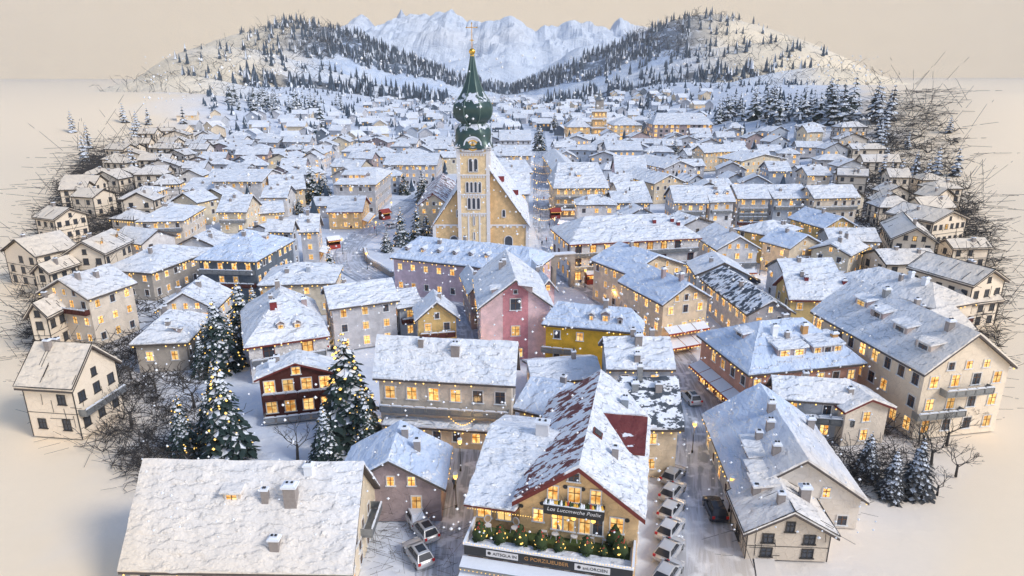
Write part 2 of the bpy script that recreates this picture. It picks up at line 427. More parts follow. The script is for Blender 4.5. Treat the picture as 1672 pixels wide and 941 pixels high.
    if trim and (ink or pap > .3):  # ink outlines of the drawn houses, built as dark bars
        tb = MB(); t = .04+.00036*dist; rr_ = random.Random(int(x*3+y))
        for s1, s2 in ((-1, -1), (1, -1), (1, 1), (-1, 1)): tb.bar((s1*ox, s2*oy, 0), (s1*ox, s2*oy, zt), t)
        for f in range(1, floors):
            z = f*fh
            for p1, p2 in (((-ox, -oy), (ox, -oy)), ((ox, -oy), (ox, oy)), ((-ox, -oy), (-ox, oy))): tb.bar((*p1, z), (*p2, z), t*.7)
        up = Vector((0, 0, .34))
        for q in planes:
            for k in range(4):
                if (q[k]-q[(k+1) % 4]).length > .1: tb.bar(q[k]+up*.9, q[(k+1) % 4]+up*.9, t)
            for i in range(5):       # short pen dashes down the roof planes
                f0 = R.random(); s0 = R.random()*.5; s1 = s0+.15+R.random()*.35
                lo, hi = q[0].lerp(q[1], f0), q[3].lerp(q[2], f0)
                tb.bar(lo.lerp(hi, s0)+up*1.25, lo.lerp(hi, s1)+up*1.25, t*.5)
        if ink and (pap > .5 or not far):           # pen hatching on the walls and sketch lines overshooting the eaves
            for k in range(14 if far else 34):
                sd_ = rr_.choice('flr'); ln_ = ox if sd_ == 'f' else oy; of_ = oy if sd_ == 'f' else ox; rz_ = {'f': 0, 'r': math.pi/2, 'l': -math.pi/2}[sd_]; rt = Matrix.Rotation(rz_, 3, 'Z')
                x_ = rr_.uniform(-ln_, ln_); z_ = rr_.uniform(0, ze*.75); vert = rr_.random() < .6
                tb.bar(rt @ Vector((x_, -of_-.03, z_)), rt @ Vector((x_+(rr_.uniform(-.2, .2) if vert else rr_.uniform(1, 4)), -of_-.03, min(zt, z_+(rr_.uniform(.6, 2.2) if vert else rr_.uniform(-.1, .1))))), t*.5, 0, 3)
            for q in planes:
                for k in range(4):
                    e_ = q[(k+1) % 4]-q[k]
                    if e_.length > 1 and rr_.random() < .6: dd = e_.normalized(); tb.bar(q[(k+1) % 4]+up, q[(k+1) % 4]+up+dd*rr_.uniform(.5, 2.5), t*.45, 0, 3)
        obj('ink_lines', tb, 'ink', root)
    H.root, H.xf, H.zroof, H.W, H.D, H.ze, H.al, H.half, H.slope, H.ink, H.ins, H.L = root, xf, zroof, W, D, ze, al, half, slope, ink, ins, L
    H.ox, H.oy, H.zt, H.fh, H.wallmat, H.split, H.rise = ox, oy, zt, fh, wall, split, rise
    rr = random.Random(int(x*7+y*13))
    for k in range(rr.choice((1, 1, 2)) if dist > 60 else 0):
        px_, py_ = rr.uniform(-.5, .5)*hx, rr.uniform(-.55, .45)*hy; zz_ = zroof(px_, py_)
        if zz_ > 0: link('chimney', chim_mesh(), root, (px_, py_, zz_+.2), 0, (rr.uniform(.8, 1.1),)*2+(rr.uniform(.7, 1.1),))
    if not ink and not far and 95 < dist < 260 and rr.random() < .5 and 'f' not in nowin:
        for f in range(1, floors):
            if rr.random() < .6: balcony(H, f*fh+.1, 'f', dep=1.0, mat=rr.choice(('steel', 'brown', 'steel')))
    HOUSES.append((x, y, ang, hx, hy)); return H
CHM = []
def chim_mesh():
    if not CHM:
        b = MB(); b.box((0, 0, .5), (.85, .7, 1.8)); b.box((0, 0, 1.5), (1.05, .9, .22), 1, taper=.85); b.box((0, 0, 1.66), (.4, .3, .16), 2); CHM.append(b.mesh('chimney', ['brick', 'cap', 'black']))
    return CHM[0]
def on_roof(H, u, v):
    inv = H.xf.inverted(); o = inv @ CAMV; d = (inv.to_3x3() @ ray(u, v)).normalized()
    t = 20.0
    while t < 700:
        p = o+d*t; z = H.zroof(p.x, p.y)
        if z > 0 and p.z <= z: return Vector((p.x, p.y, z))
        t += .15
    return None
def chimney(H, u, v, w=.9, h=1.6, mat='brick'):
    p = on_roof(H, u, v)
    if not p: print('no roof', u, v, H.root['label']); return
    b = MB(); b.box((p.x, p.y, p.z+h/2-.6), (w, w*.8, h+1.2)); b.box((p.x, p.y, p.z+h+.1), (w*1.25, w*1.05, .22), 1); b.box((p.x, p.y, p.z+h+.30), (w*1.1, w*.9, .2), 1, taper=.7)
    b.box((p.x-w*.2, p.y, p.z+h+.46), (.22, .22, .14), 2); b.box((p.x+w*.2, p.y, p.z+h+.46), (.22, .22, .14), 2)
    obj('chimney', b, [mat, 'cap', 'black'], H.root)
def slope_dir(H, p):
    qx, qy = (p.x, p.y) if H.al else (p.y, -p.x)
    z1 = H.slope*(H.half-abs(qy)); z2 = H.rise/H.ins*(H.L-abs(qx)) if H.ins > .01 else 99
    if z1 <= z2: d = Vector((0, -1 if qy < 0 else 1)); s = H.slope
    else: d = Vector((-1 if qx < 0 else 1, 0)); s = H.rise/H.ins
    if not H.al: d = Vector((-d.y, d.x))
    return d, s
def dormer(H, u, v, w=2.0, h=1.5, shed=True, nwin=1, lit=.6):
    p = on_roof(H, u, v)
    if not p: print('no roof', u, v, H.root['label']); return
    d, s = slope_dir(H, p); rz = math.atan2(d.x, -d.y); rot = Matrix.Rotation(rz, 3, 'Z')
    dep = (h+.3)/max(s-.15, .2) if shed else h/s+.3
    dep = min(dep, 6)
    g = lambda x, y, z: p+rot @ Vector((x, y, z))
    b = MB()
    b.face([g(-w/2, 0, -.3), g(w/2, 0, -.3), g(w/2, 0, h), g(-w/2, 0, h)])
    for sx in (-1, 1):
        pts = [g(sx*w/2, 0, -.3), g(sx*w/2, dep, dep*s), g(sx*w/2, dep, h+dep*.15), g(sx*w/2, 0, h)]
        b.face(pts if sx > 0 else pts[::-1])
    dm = obj('dormer', b, 'ink' if H.ink and False else ('mauve' if not H.ink else 'stone'), H.root, H.xf)
    sb = MB(); I = H.xf
    if shed: slab(sb, (g(-w/2-.25, -.35, h-.03), g(w/2+.25, -.35, h-.03), g(w/2+.25, dep+.2, h+dep*.15+.05), g(-w/2-.25, dep+.2, h+dep*.15+.05)), I, .28, .6, 0, .1)
    else:
        hr = w*.42
        slab(sb, (g(-w/2-.2, dep+hr/s, h), g(-w/2-.2, -.3, h), g(0, -.3, h+hr), g(0, dep+hr/s, h+hr)), I, .22, .6, 0, .08)
        slab(sb, (g(w/2+.2, -.3, h), g(w/2+.2, dep+hr/s, h), g(0, dep+hr/s, h+hr), g(0, -.3, h+hr)), I, .22, .6, 0, .08)
        tb = MB(); tb.face([g(-w/2, -.01, h), g(w/2, -.01, h), g(0, -.01, h+hr)]); obj('gable', tb, 'mauve', dm, H.xf)
    obj('snow_cover', sb, 'snow', dm, H.xf)
    for i in range(nwin):
        ww = w/nwin*.6
        put_window(dm, g((i-(nwin-1)/2)*w/nwin, -.02, h*.48), rz, ww, h*.6, 'ink' if H.ink else 'white', R.random() < lit, False)
def balcony(H, z, side='f', x0=None, x1=None, mat='steel', flowers=False, dep=1.3):
    rz = {'f': 0, 'r': math.pi/2, 'l': -math.pi/2}[side]; ln = H.ox if side == 'f' else H.oy; off = H.oy if side == 'f' else H.ox
    x0 = -ln+.3 if x0 is None else x0; x1 = ln-.3 if x1 is None else x1; rot = Matrix.Rotation(rz, 4, 'Z')
    b = MB(); b.box(((x0+x1)/2, -off-dep/2, z), (x1-x0, dep, .18)); b.box(((x0+x1)/2, -off-dep, z+1.05), (x1-x0, .12, .12), 1)
    n = max(2, int((x1-x0)/1.6))
    for i in range(n+1): b.box((x0+(x1-x0)*i/n, -off-dep, z+.55), (.1, .1, .95))
    for i in range(n):
        xx = x0+(x1-x0)*(i+.5)/n; b.box((xx, -off-dep, z+.52), ((x1-x0)/n-.3, .05, .7))
        b.box((xx, -off-dep-.03, z+1.17), ((x1-x0)/n*.8, .2, .13), 1)
    for sx in (x0, x1): b.box((sx, -off-dep/2, z+.6), (.06, dep, .9))
    b.v = [tuple(rot @ Vector(p)) for p in b.v]
    return obj('balcony', b, [mat, 'cap'], H.root)
def awning(H, z, side='f', x0=None, x1=None, mat='cap', valance='awn_red', dep=2.2, shop=True):
    rz = {'f': 0, 'r': math.pi/2, 'l': -math.pi/2}[side]; ln = H.ox if side == 'f' else H.oy; off = H.oy if side == 'f' else H.ox
    x0 = -ln+.3 if x0 is None else x0; x1 = ln-.3 if x1 is None else x1; rot = Matrix.Rotation(rz, 4, 'Z')
    b = MB(); n = max(1, int((x1-x0)/3.2))
    for i in range(n):
        a, c = x0+(x1-x0)*i/n+.08, x0+(x1-x0)*(i+1)/n-.08
        b.face([(a, -off-dep, z-.75), (c, -off-dep, z-.75), (c, -off-.02, z), (a, -off-.02, z)])
        b.face([(a, -off-dep, z-.85), (c, -off-dep, z-.85), (c, -off-.02, z-.1), (a, -off-.02, z-.1)], 1)
        b.box(((a+c)/2, -off-dep-.03, z-.93), (c-a, .06, .36), 1)
    b.v = [tuple(rot @ Vector(p)) for p in b.v]
    o = obj('awning', b, [mat, valance], H.root)
    if shop:
        n = max(1, int((x1-x0)/2.6))
        for i in range(n):
            xx = x0+(x1-x0)*(i+.5)/n
            put_window(H.root, rot @ Vector((xx, -off-.05, 1.55)), rz, 1.8, 2.2, 'red', True, False)
    lb = MB()
    for i in range(int((x1-x0)/.8)): lb.octa(rot @ Vector((x0+.4+i*.8, -off-dep-.1, z-1.05-R.random()*.15)), .13)
    obj('string_lights', lb, 'bulb', H.root)
    return o
# ------------------------------------------------------------------ light, sky
SUN_EL, SUN_AZ = math.radians(38), math.radians(118)      # azimuth clockwise from +Y (north)
w = bpy.data.worlds.new('World'); S.world = w; w.use_nodes = True
nt = w.node_tree; bg = nt.nodes['Background']; L = nt.links.new
sky = nt.nodes.new('ShaderNodeTexSky'); sky.sky_type = 'NISHITA'; sky.sun_disc = False
sky.sun_elevation = SUN_EL; sky.sun_rotation = SUN_AZ; sky.air_density = 1.0; sky.dust_density = 1.0
tc = nt.nodes.new('ShaderNodeTexCoord'); sx = nt.nodes.new('ShaderNodeSeparateXYZ'); L(tc.outputs['Generated'], sx.inputs[0])
f = ramp(nt, sx.outputs['Z'], .14, .27)
nz = N(nt, 'ShaderNodeTexNoise', Scale=38.0, Detail=4.0)
mp = nt.nodes.new('ShaderNodeMapping'); mp.inputs['Scale'].default_value = (1, 1, 3); L(tc.outputs['Generated'], mp.inputs[0]); L(mp.outputs[0], nz.inputs['Vector'])
SKYC = 6.8      # the parchment-coloured overcast low in the sky, in the sky texture's own units
low = mixc(nt, nz.outputs['Fac'], tuple(SKYC*x for x in (.705, .575, .41)), tuple(SKYC*x for x in (.79, .655, .48)))
L(mixc(nt, f, low, sky.outputs[0]), bg.inputs['Color']); bg.inputs['Strength'].default_value = .15
sun = bpy.data.lights.new('sun', 'SUN'); so = bpy.data.objects.new('sun', sun); COL.objects.link(so)
sun.energy = 1.75; sun.angle = math.radians(16); sun.color = (1.0, .95, .88)
sd = Vector((math.sin(SUN_AZ)*math.cos(SUN_EL), math.cos(SUN_AZ)*math.cos(SUN_EL), math.sin(SUN_EL)))
so.rotation_euler = sd.to_track_quat('Z', 'Y').to_euler()
vs = S.view_settings; vs.view_transform = 'Standard'; vs.look = 'None'; vs.gamma = 1; vs.use_curve_mapping = False; vs.exposure = 0.47
# ------------------------------------------------------------------ ground sheet
def ground_mat():
    m, nt, b, L = newmat('snowy_ground', .75)
    edge, cell, fine, bump = plates(nt, .33, .25, .6, lap=.3)
    c = mixc(nt, math_(nt, 'MULTIPLY', cell, .7), (.66, .73, .86), (.78, .83, .91))
    c = mixc(nt, math_(nt, 'MULTIPLY', edge, .4), c, (.88, .9, .94))
    tc = nt.nodes.new('ShaderNodeTexCoord')
    n1 = N(nt, 'ShaderNodeTexNoise', Scale=.05, Detail=6.0); L(tc.outputs['Object'], n1.inputs['Vector'])
    c = mixc(nt, ramp(nt, n1.outputs['Fac'], .5, .8), c, (.50, .56, .66))
    n2 = N(nt, 'ShaderNodeTexNoise', Scale=.6, Detail=6.0, Roughness=.7); L(tc.outputs['Object'], n2.inputs['Vector'])
    pc = mixc(nt, n2.outputs['Fac'], tuple(x*.97 for x in PAPER), tuple(min(1, x*1.03) for x in PAPER))
    c = mixc(nt, attr_paper(nt), c, pc)
    L(c, b.inputs['Base Color'])
    fp = N(nt, 'ShaderNodeTexNoise', Scale=1.3, Detail=5.0); mp2 = nt.nodes.new('ShaderNodeMapping'); mp2.inputs['Scale'].default_value = (1, 2.4, 1); L(tc.outputs['Object'], mp2.inputs[0]); L(mp2.outputs[0], fp.inputs['Vector'])
    b2 = N(nt, 'ShaderNodeBump', Strength=.10, Distance=.10); L(fp.outputs['Fac'], b2.inputs['Height'])
    mv = nt.nodes.new('ShaderNodeMix'); mv.data_type = 'VECTOR'; L(attr_paper(nt), mv.inputs[0]); L(bump, mv.inputs[4]); L(b2.outputs[0], mv.inputs[5]); L(mv.outputs[1], b.inputs['Normal']); return m
M['ground'] = ground_mat()
def axis(a, b, near, far, c0, c1):
    out = [c0]; x = c0
    while x < c1: x += near; out.append(x)
    s = near
    while x < b: s = min(s*1.18, far); x += s; out.append(x)
    x = c0; s = near; pre = []
    while x > a: s = min(s*1.18, far); x -= s; pre.append(x)
    return pre[::-1]+out
xs = axis(-4600, 4600, 5, 500, -240, 260); ys = axis(-250, 5600, 5, 500, 20, 420)
g = MB(); g.grid([[(x, y, hgt(x, y)+(.25*noise.noise((x*.06, y*.06, 0)) if 20 < y < 500 else 0)-.15) for x in xs] for y in ys])
obj('ground', g, 'ground', None, Matrix.Identity(4))['kind'] = 'structure'
def road_mat():
    m, nt, b, L = newmat('slushy_road', .55)
    tc = nt.nodes.new('ShaderNodeTexCoord'); mp = nt.nodes.new('ShaderNodeMapping'); L(tc.outputs['UV'], mp.inputs[0]); mp.inputs['Scale'].default_value = (14, .9, 1)
    n1 = N(nt, 'ShaderNodeTexNoise', Scale=1.0, Detail=6.0, Roughness=.6, Distortion=.6); L(mp.outputs[0], n1.inputs['Vector'])
    n2 = N(nt, 'ShaderNodeTexNoise', Scale=.5, Detail=5.0); L(tc.outputs['Object'], n2.inputs['Vector'])
    c = mixc(nt, ramp(nt, n1.outputs['Fac'], .42, .62), (.27, .32, .41), (.50, .57, .70))
    c = mixc(nt, ramp(nt, n2.outputs['Fac'], .5, .66), c, (.66, .72, .83))
    c = mixc(nt, attr_paper(nt), c, PAPER)
    L(c, b.inputs['Base Color']); bp = N(nt, 'ShaderNodeBump', Strength=.6, Distance=.12); L(n1.outputs['Fac'], bp.inputs['Height']); L(bp.outputs[0], b.inputs['Normal']); return m
M['road'] = road_mat()
def catmull(pts, n=8):
    out = []; p = [pts[0]]+pts+[pts[-1]]
    for i in range(1, len(p)-2):
        for k in range(n):
            t = k/n; a, b, c, d = p[i-1:i+3]
            out.append(.5*((2*b)+(c-a)*t+(2*a-5*b+4*c-d)*t*t+(3*b-a-3*c+d)*t**3))
    return out+[pts[-1]]
ROADS = []
def road(name, px, width, z, pts=None):
    c = catmull(pts or [P(*q) for q in px]); ROADS.append((c, width))
    b = MB(); uv = []; rows = []; s = 0
    for i, p in enumerate(c):
        d = (c[min(i+1, len(c)-1)]-c[max(i-1, 0)]).normalized(); nn = Vector((-d.y, d.x, 0)); wd = width*(1+.08*noise.noise((p.x*.1, p.y*.1, 0)))
        rows.append([(p+nn*wd*(k/6-.5)).to_tuple()[:2]+(z,) for k in range(7)])
        s += (p-c[i-1]).length if i else 0; uv.append(s)
    b.grid(rows); me = b.mesh(name, ['road'], Matrix.Identity(4))
    ul = me.uv_layers.new(name='UVMap')
    for lp in me.loops: ul.data[lp.index].uv = ((lp.vertex_index % 7)/6, uv[lp.vertex_index//7]/8)
    o = link(name, me); o['kind'] = 'structure'; return o
road('street', [(1168, 1010), (1160, 941), (1155, 860), (1150, 780), (1143, 700), (1120, 630), (1085, 572), (1040, 525), (985, 480), (945, 455), (922, 430), (905, 395)], 9.5, .02)
road('main_street', [(905, 398), (892, 360), (889, 320), (886, 285), (884, 255), (882, 232), (881, 215)], 10, .028)
road('side_street', [(690, 318), (655, 340), (622, 362), (592, 385), (572, 408), (575, 432), (610, 455), (670, 478), (740, 505), (765, 540)], 9, .024)
road('car_park_lane', [(765, 540), (770, 590), (764, 660), (752, 760), (742, 830), (735, 900), (728, 980)], 7, .016)
# pavement with a kerb along the street's east side
def kerb(px, off, width):
    c = catmull([P(*q) for q in px]); b = MB(); rows = []
    for i, p in enumerate(c):
        d = (c[min(i+1, len(c)-1)]-c[max(i-1, 0)]).normalized(); nn = Vector((d.y, -d.x, 0))
        a, e = p+nn*off, p+nn*(off+width)
        rows.append([(a.x, a.y, 0), (a.x, a.y, .13), (e.x, e.y, .13), (e.x, e.y, -.1)])
    b.grid(rows, smooth=False); o = obj('pavement', b, 'ground', None, Matrix.Identity(4)); o['kind'] = 'structure'
kerb([(1160, 941), (1155, 860), (1150, 780), (1143, 700), (1120, 630), (1085, 572)], 4.9, 2.2)
# ------------------------------------------------------------------ hills and mountains
def hill_mat(name, forest, snow, snow2, fscale):
    m, nt, b, L = newmat(name, .85)
    tc = nt.nodes.new('ShaderNodeTexCoord')
    mp = nt.nodes.new('ShaderNodeMapping'); L(tc.outputs['Object'], mp.inputs[0]); mp.inputs['Scale'].default_value = (.004, .004, .010)
    n1 = N(nt, 'ShaderNodeTexNoise', Scale=2.0, Detail=7.0, Roughness=.6, Distortion=.8); L(mp.outputs[0], n1.inputs['Vector'])
    c = mixc(nt, ramp(nt, n1.outputs['Fac'], .4, .6), snow, snow2)
    n3 = N(nt, 'ShaderNodeTexNoise', Scale=9.0, Detail=6.0, Roughness=.7); L(mp.outputs[0], n3.inputs['Vector'])
    a = nt.nodes.new('ShaderNodeAttribute'); a.attribute_name = 'forest'
    ff = ramp(nt, math_(nt, 'ADD', a.outputs['Fac'], math_(nt, 'MULTIPLY', math_(nt, 'SUBTRACT', n3.outputs['Fac'], .5), 1.4)), .45, .6)
    c = mixc(nt, ff, c, forest); c = mixc(nt, attr_paper(nt), c, (.95, .825, .625))  # hill parchment is lightened to make up for the slopes' weaker sky light
    L(c, b.inputs['Base Color'])
    h = math_(nt, 'ADD', n1.outputs['Fac'], n3.outputs['Fac']); bp = N(nt, 'ShaderNodeBump', Strength=.9, Distance=9.0); L(h, bp.inputs['Height']); L(bp.outputs[0], b.inputs['Normal']); return m
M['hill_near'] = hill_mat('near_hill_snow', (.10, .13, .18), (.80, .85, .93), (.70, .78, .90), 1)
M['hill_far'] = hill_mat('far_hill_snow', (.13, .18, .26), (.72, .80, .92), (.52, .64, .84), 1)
HILLZ = []
def spur(name, D, px, mat, forest, rough=.1, steep=2.2, pap=None, bend=0):
    """a valley side whose crest falls towards the valley floor: front slope, crest and back slope as one sheet"""
    crest = []
    for (u, v) in px:
        q = PY(u, v, D); crest.append(Vector((q.x, D+bend*abs(q.x), max(q.z, -4))))
    c = catmull(crest, 14); rows = []; att = []
    ss = [-1+.06*i for i in range(17)]+[0.0]+[.1, .25, .45, .7, 1.0]
    for i, p in enumerate(c):
        row = []; H0 = p.z+6
        for s in ss:
            q = 1-abs(s); prof = q*q*(3-2*q)*.35+q*.65
            y = p.y+s*H0*steep; x = p.x*(y/p.y)
            z = -6+H0*prof+H0*rough*(noise.fractal((x*.006, y*.006, D*.01), .8, 2.1, 5))*q*(1.3-q)*1.6
            z += H0*rough*.25*noise.noise((x*.02, y*.02, 1))*min(1, q*2)
            row.append((x, y, z)); att.append(forest(i/(len(c)-1), s))
        rows.append(row)
    b = MB(); b.grid(rows); me = b.mesh(name, [mat], Matrix.Identity(4))
    a = me.attributes.new('forest', 'FLOAT', 'POINT'); a.data.foreach_set('value', np.array(att, dtype=np.float32))
    if pap:
        n = len(ss); vals = []
        for k, v in enumerate(b.v):
            i = k//n; vals.append(pap(i/(len(c)-1))+.3*noise.fractal((v[0]*.004, v[2]*.012, D), .8, 2, 4))
        t = np.clip(np.array(vals), 0, 1); me.attributes['paper'].data.foreach_set('value', (t*t*(3-2*t)).astype(np.float32))
    o = link(name, me); o['kind'] = 'structure'; HILLZ.append((rows, ss)); return o
fade = lambda a, b: (lambda t: sstep(a, b, t))
SP = {}
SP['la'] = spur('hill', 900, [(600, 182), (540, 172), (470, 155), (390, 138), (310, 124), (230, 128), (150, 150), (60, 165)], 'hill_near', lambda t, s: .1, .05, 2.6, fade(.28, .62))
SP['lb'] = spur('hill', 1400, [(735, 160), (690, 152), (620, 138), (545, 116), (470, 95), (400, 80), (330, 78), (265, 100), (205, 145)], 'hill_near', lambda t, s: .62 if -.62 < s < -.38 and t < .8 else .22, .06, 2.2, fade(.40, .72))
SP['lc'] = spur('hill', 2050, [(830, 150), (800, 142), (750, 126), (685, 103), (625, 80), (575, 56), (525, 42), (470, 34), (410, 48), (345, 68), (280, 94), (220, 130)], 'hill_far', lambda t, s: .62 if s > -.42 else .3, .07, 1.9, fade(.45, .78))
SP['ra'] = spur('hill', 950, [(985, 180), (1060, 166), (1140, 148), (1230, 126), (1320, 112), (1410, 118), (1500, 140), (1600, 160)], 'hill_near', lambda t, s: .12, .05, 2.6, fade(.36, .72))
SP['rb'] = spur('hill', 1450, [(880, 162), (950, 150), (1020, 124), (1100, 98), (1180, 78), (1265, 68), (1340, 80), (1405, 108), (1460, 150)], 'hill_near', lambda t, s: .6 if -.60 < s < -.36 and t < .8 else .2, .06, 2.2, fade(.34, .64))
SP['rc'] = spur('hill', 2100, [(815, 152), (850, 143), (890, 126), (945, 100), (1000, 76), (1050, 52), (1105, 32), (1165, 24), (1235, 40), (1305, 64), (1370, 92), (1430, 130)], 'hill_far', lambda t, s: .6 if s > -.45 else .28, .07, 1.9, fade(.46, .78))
def mountain_mat():
    m, nt, b, L = newmat('mountain_snow_and_rock', .9)
    tc = nt.nodes.new('ShaderNodeTexCoord'); mp = nt.nodes.new('ShaderNodeMapping'); L(tc.outputs['Object'], mp.inputs[0]); mp.inputs['Scale'].default_value = (.0022, .0022, .004)
    n1 = N(nt, 'ShaderNodeTexNoise', Scale=2.2, Detail=8.0, Roughness=.62, Distortion=1.2); L(mp.outputs[0], n1.inputs['Vector'])
    geo = nt.nodes.new('ShaderNodeNewGeometry'); sx = nt.nodes.new('ShaderNodeSeparateXYZ'); L(geo.outputs['Normal'], sx.inputs[0])
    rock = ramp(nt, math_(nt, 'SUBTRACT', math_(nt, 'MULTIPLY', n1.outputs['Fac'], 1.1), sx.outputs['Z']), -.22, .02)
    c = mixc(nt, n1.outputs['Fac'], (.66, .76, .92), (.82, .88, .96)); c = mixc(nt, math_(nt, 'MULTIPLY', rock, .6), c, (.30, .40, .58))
    c = mixc(nt, attr_paper(nt), c, PAPER)
    L(c, b.inputs['Base Color']); bp = N(nt, 'ShaderNodeBump', Strength=1.0, Distance=30.0); L(n1.outputs['Fac'], bp.inputs['Height']); L(bp.outputs[0], b.inputs['Normal']); return m
M['mountain'] = mountain_mat()
def range_(D, px, depth, seed, jag, pap=None, nx=150, ny=34):
    pts = [PY(u, v, D) for u, v in px]; X = [p.x for p in pts]; Z = [p.z for p in pts]
    rows = []; vals = []
    for j in range(ny):
        s = -1+1.7*j/(ny-1); y = D+s*depth; row = []
        for i in range(nx):
            x0 = X[0]+(X[-1]-X[0])*i/(nx-1); x = x0*(y/D)**.5; h = float(np.interp(x0, X, Z))*(1+.10*(1-2*abs(noise.fractal((x*.003, seed, 2), .9, 2.1, 5)))-.05)
            q = max(0, 1-abs(s)); env = q**.85
            rd = 1-2*abs(noise.fractal((x*.0016+seed, y*.0016, seed), .9, 2.1, 5)); r2 = 1-abs(noise.noise((x*.006, y*.004, seed)))*2
            z = -10+(h+10)*env*(1+jag*(rd-.45)*(1.25-.95*q if s < 0 else .6))+h*.05*r2*q
            row.append((x, y, z))
            if pap: vals.append(pap(x/D*FPX+836, z/h if h > 0 else 0)+.3*noise.noise((x*.003, z*.006, 2)))
        rows.append(row)
    b = MB(); b.grid(rows, smooth=False); me = b.mesh('mountain', ['mountain'], Matrix.Identity(4))
    t = np.clip(np.array(vals), 0, 1) if pap else np.zeros(len(b.v)); me.attributes['paper'].data.foreach_set('value', t.astype(np.float32))
    o = link('mountain', me); o['kind'] = 'structure'
fo = lambda u, k: max(sstep(600, 520, u), sstep(1000, 1090, u))
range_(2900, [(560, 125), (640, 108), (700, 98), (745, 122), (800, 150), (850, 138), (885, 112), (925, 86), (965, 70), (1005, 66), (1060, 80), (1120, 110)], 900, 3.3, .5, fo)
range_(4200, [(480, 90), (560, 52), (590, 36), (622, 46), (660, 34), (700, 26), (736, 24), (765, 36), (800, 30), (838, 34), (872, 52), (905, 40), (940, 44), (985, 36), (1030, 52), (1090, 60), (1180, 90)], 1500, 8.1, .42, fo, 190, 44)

# ------------------------------------------------------------------ the air
hb = MB(); hb.box((0, 3000, 640), (11000, 7200, 1310)); hz = obj('haze', hb, 'snow'); hz['kind'] = 'stuff'; hz['label'] = 'pale winter haze filling the valley'; hz['category'] = 'haze'
m = bpy.data.materials.new('winter_air'); m.use_nodes = True; nt = m.node_tree; nt.nodes.clear()
pv = nt.nodes.new('ShaderNodeVolumePrincipled'); pv.inputs['Color'].default_value = (.93, .945, .97, 1); pv.inputs['Density'].default_value = .0001
ou = nt.nodes.new('ShaderNodeOutputMaterial'); nt.links.new(pv.outputs[0], ou.inputs['Volume']); hz.data.materials[0] = m
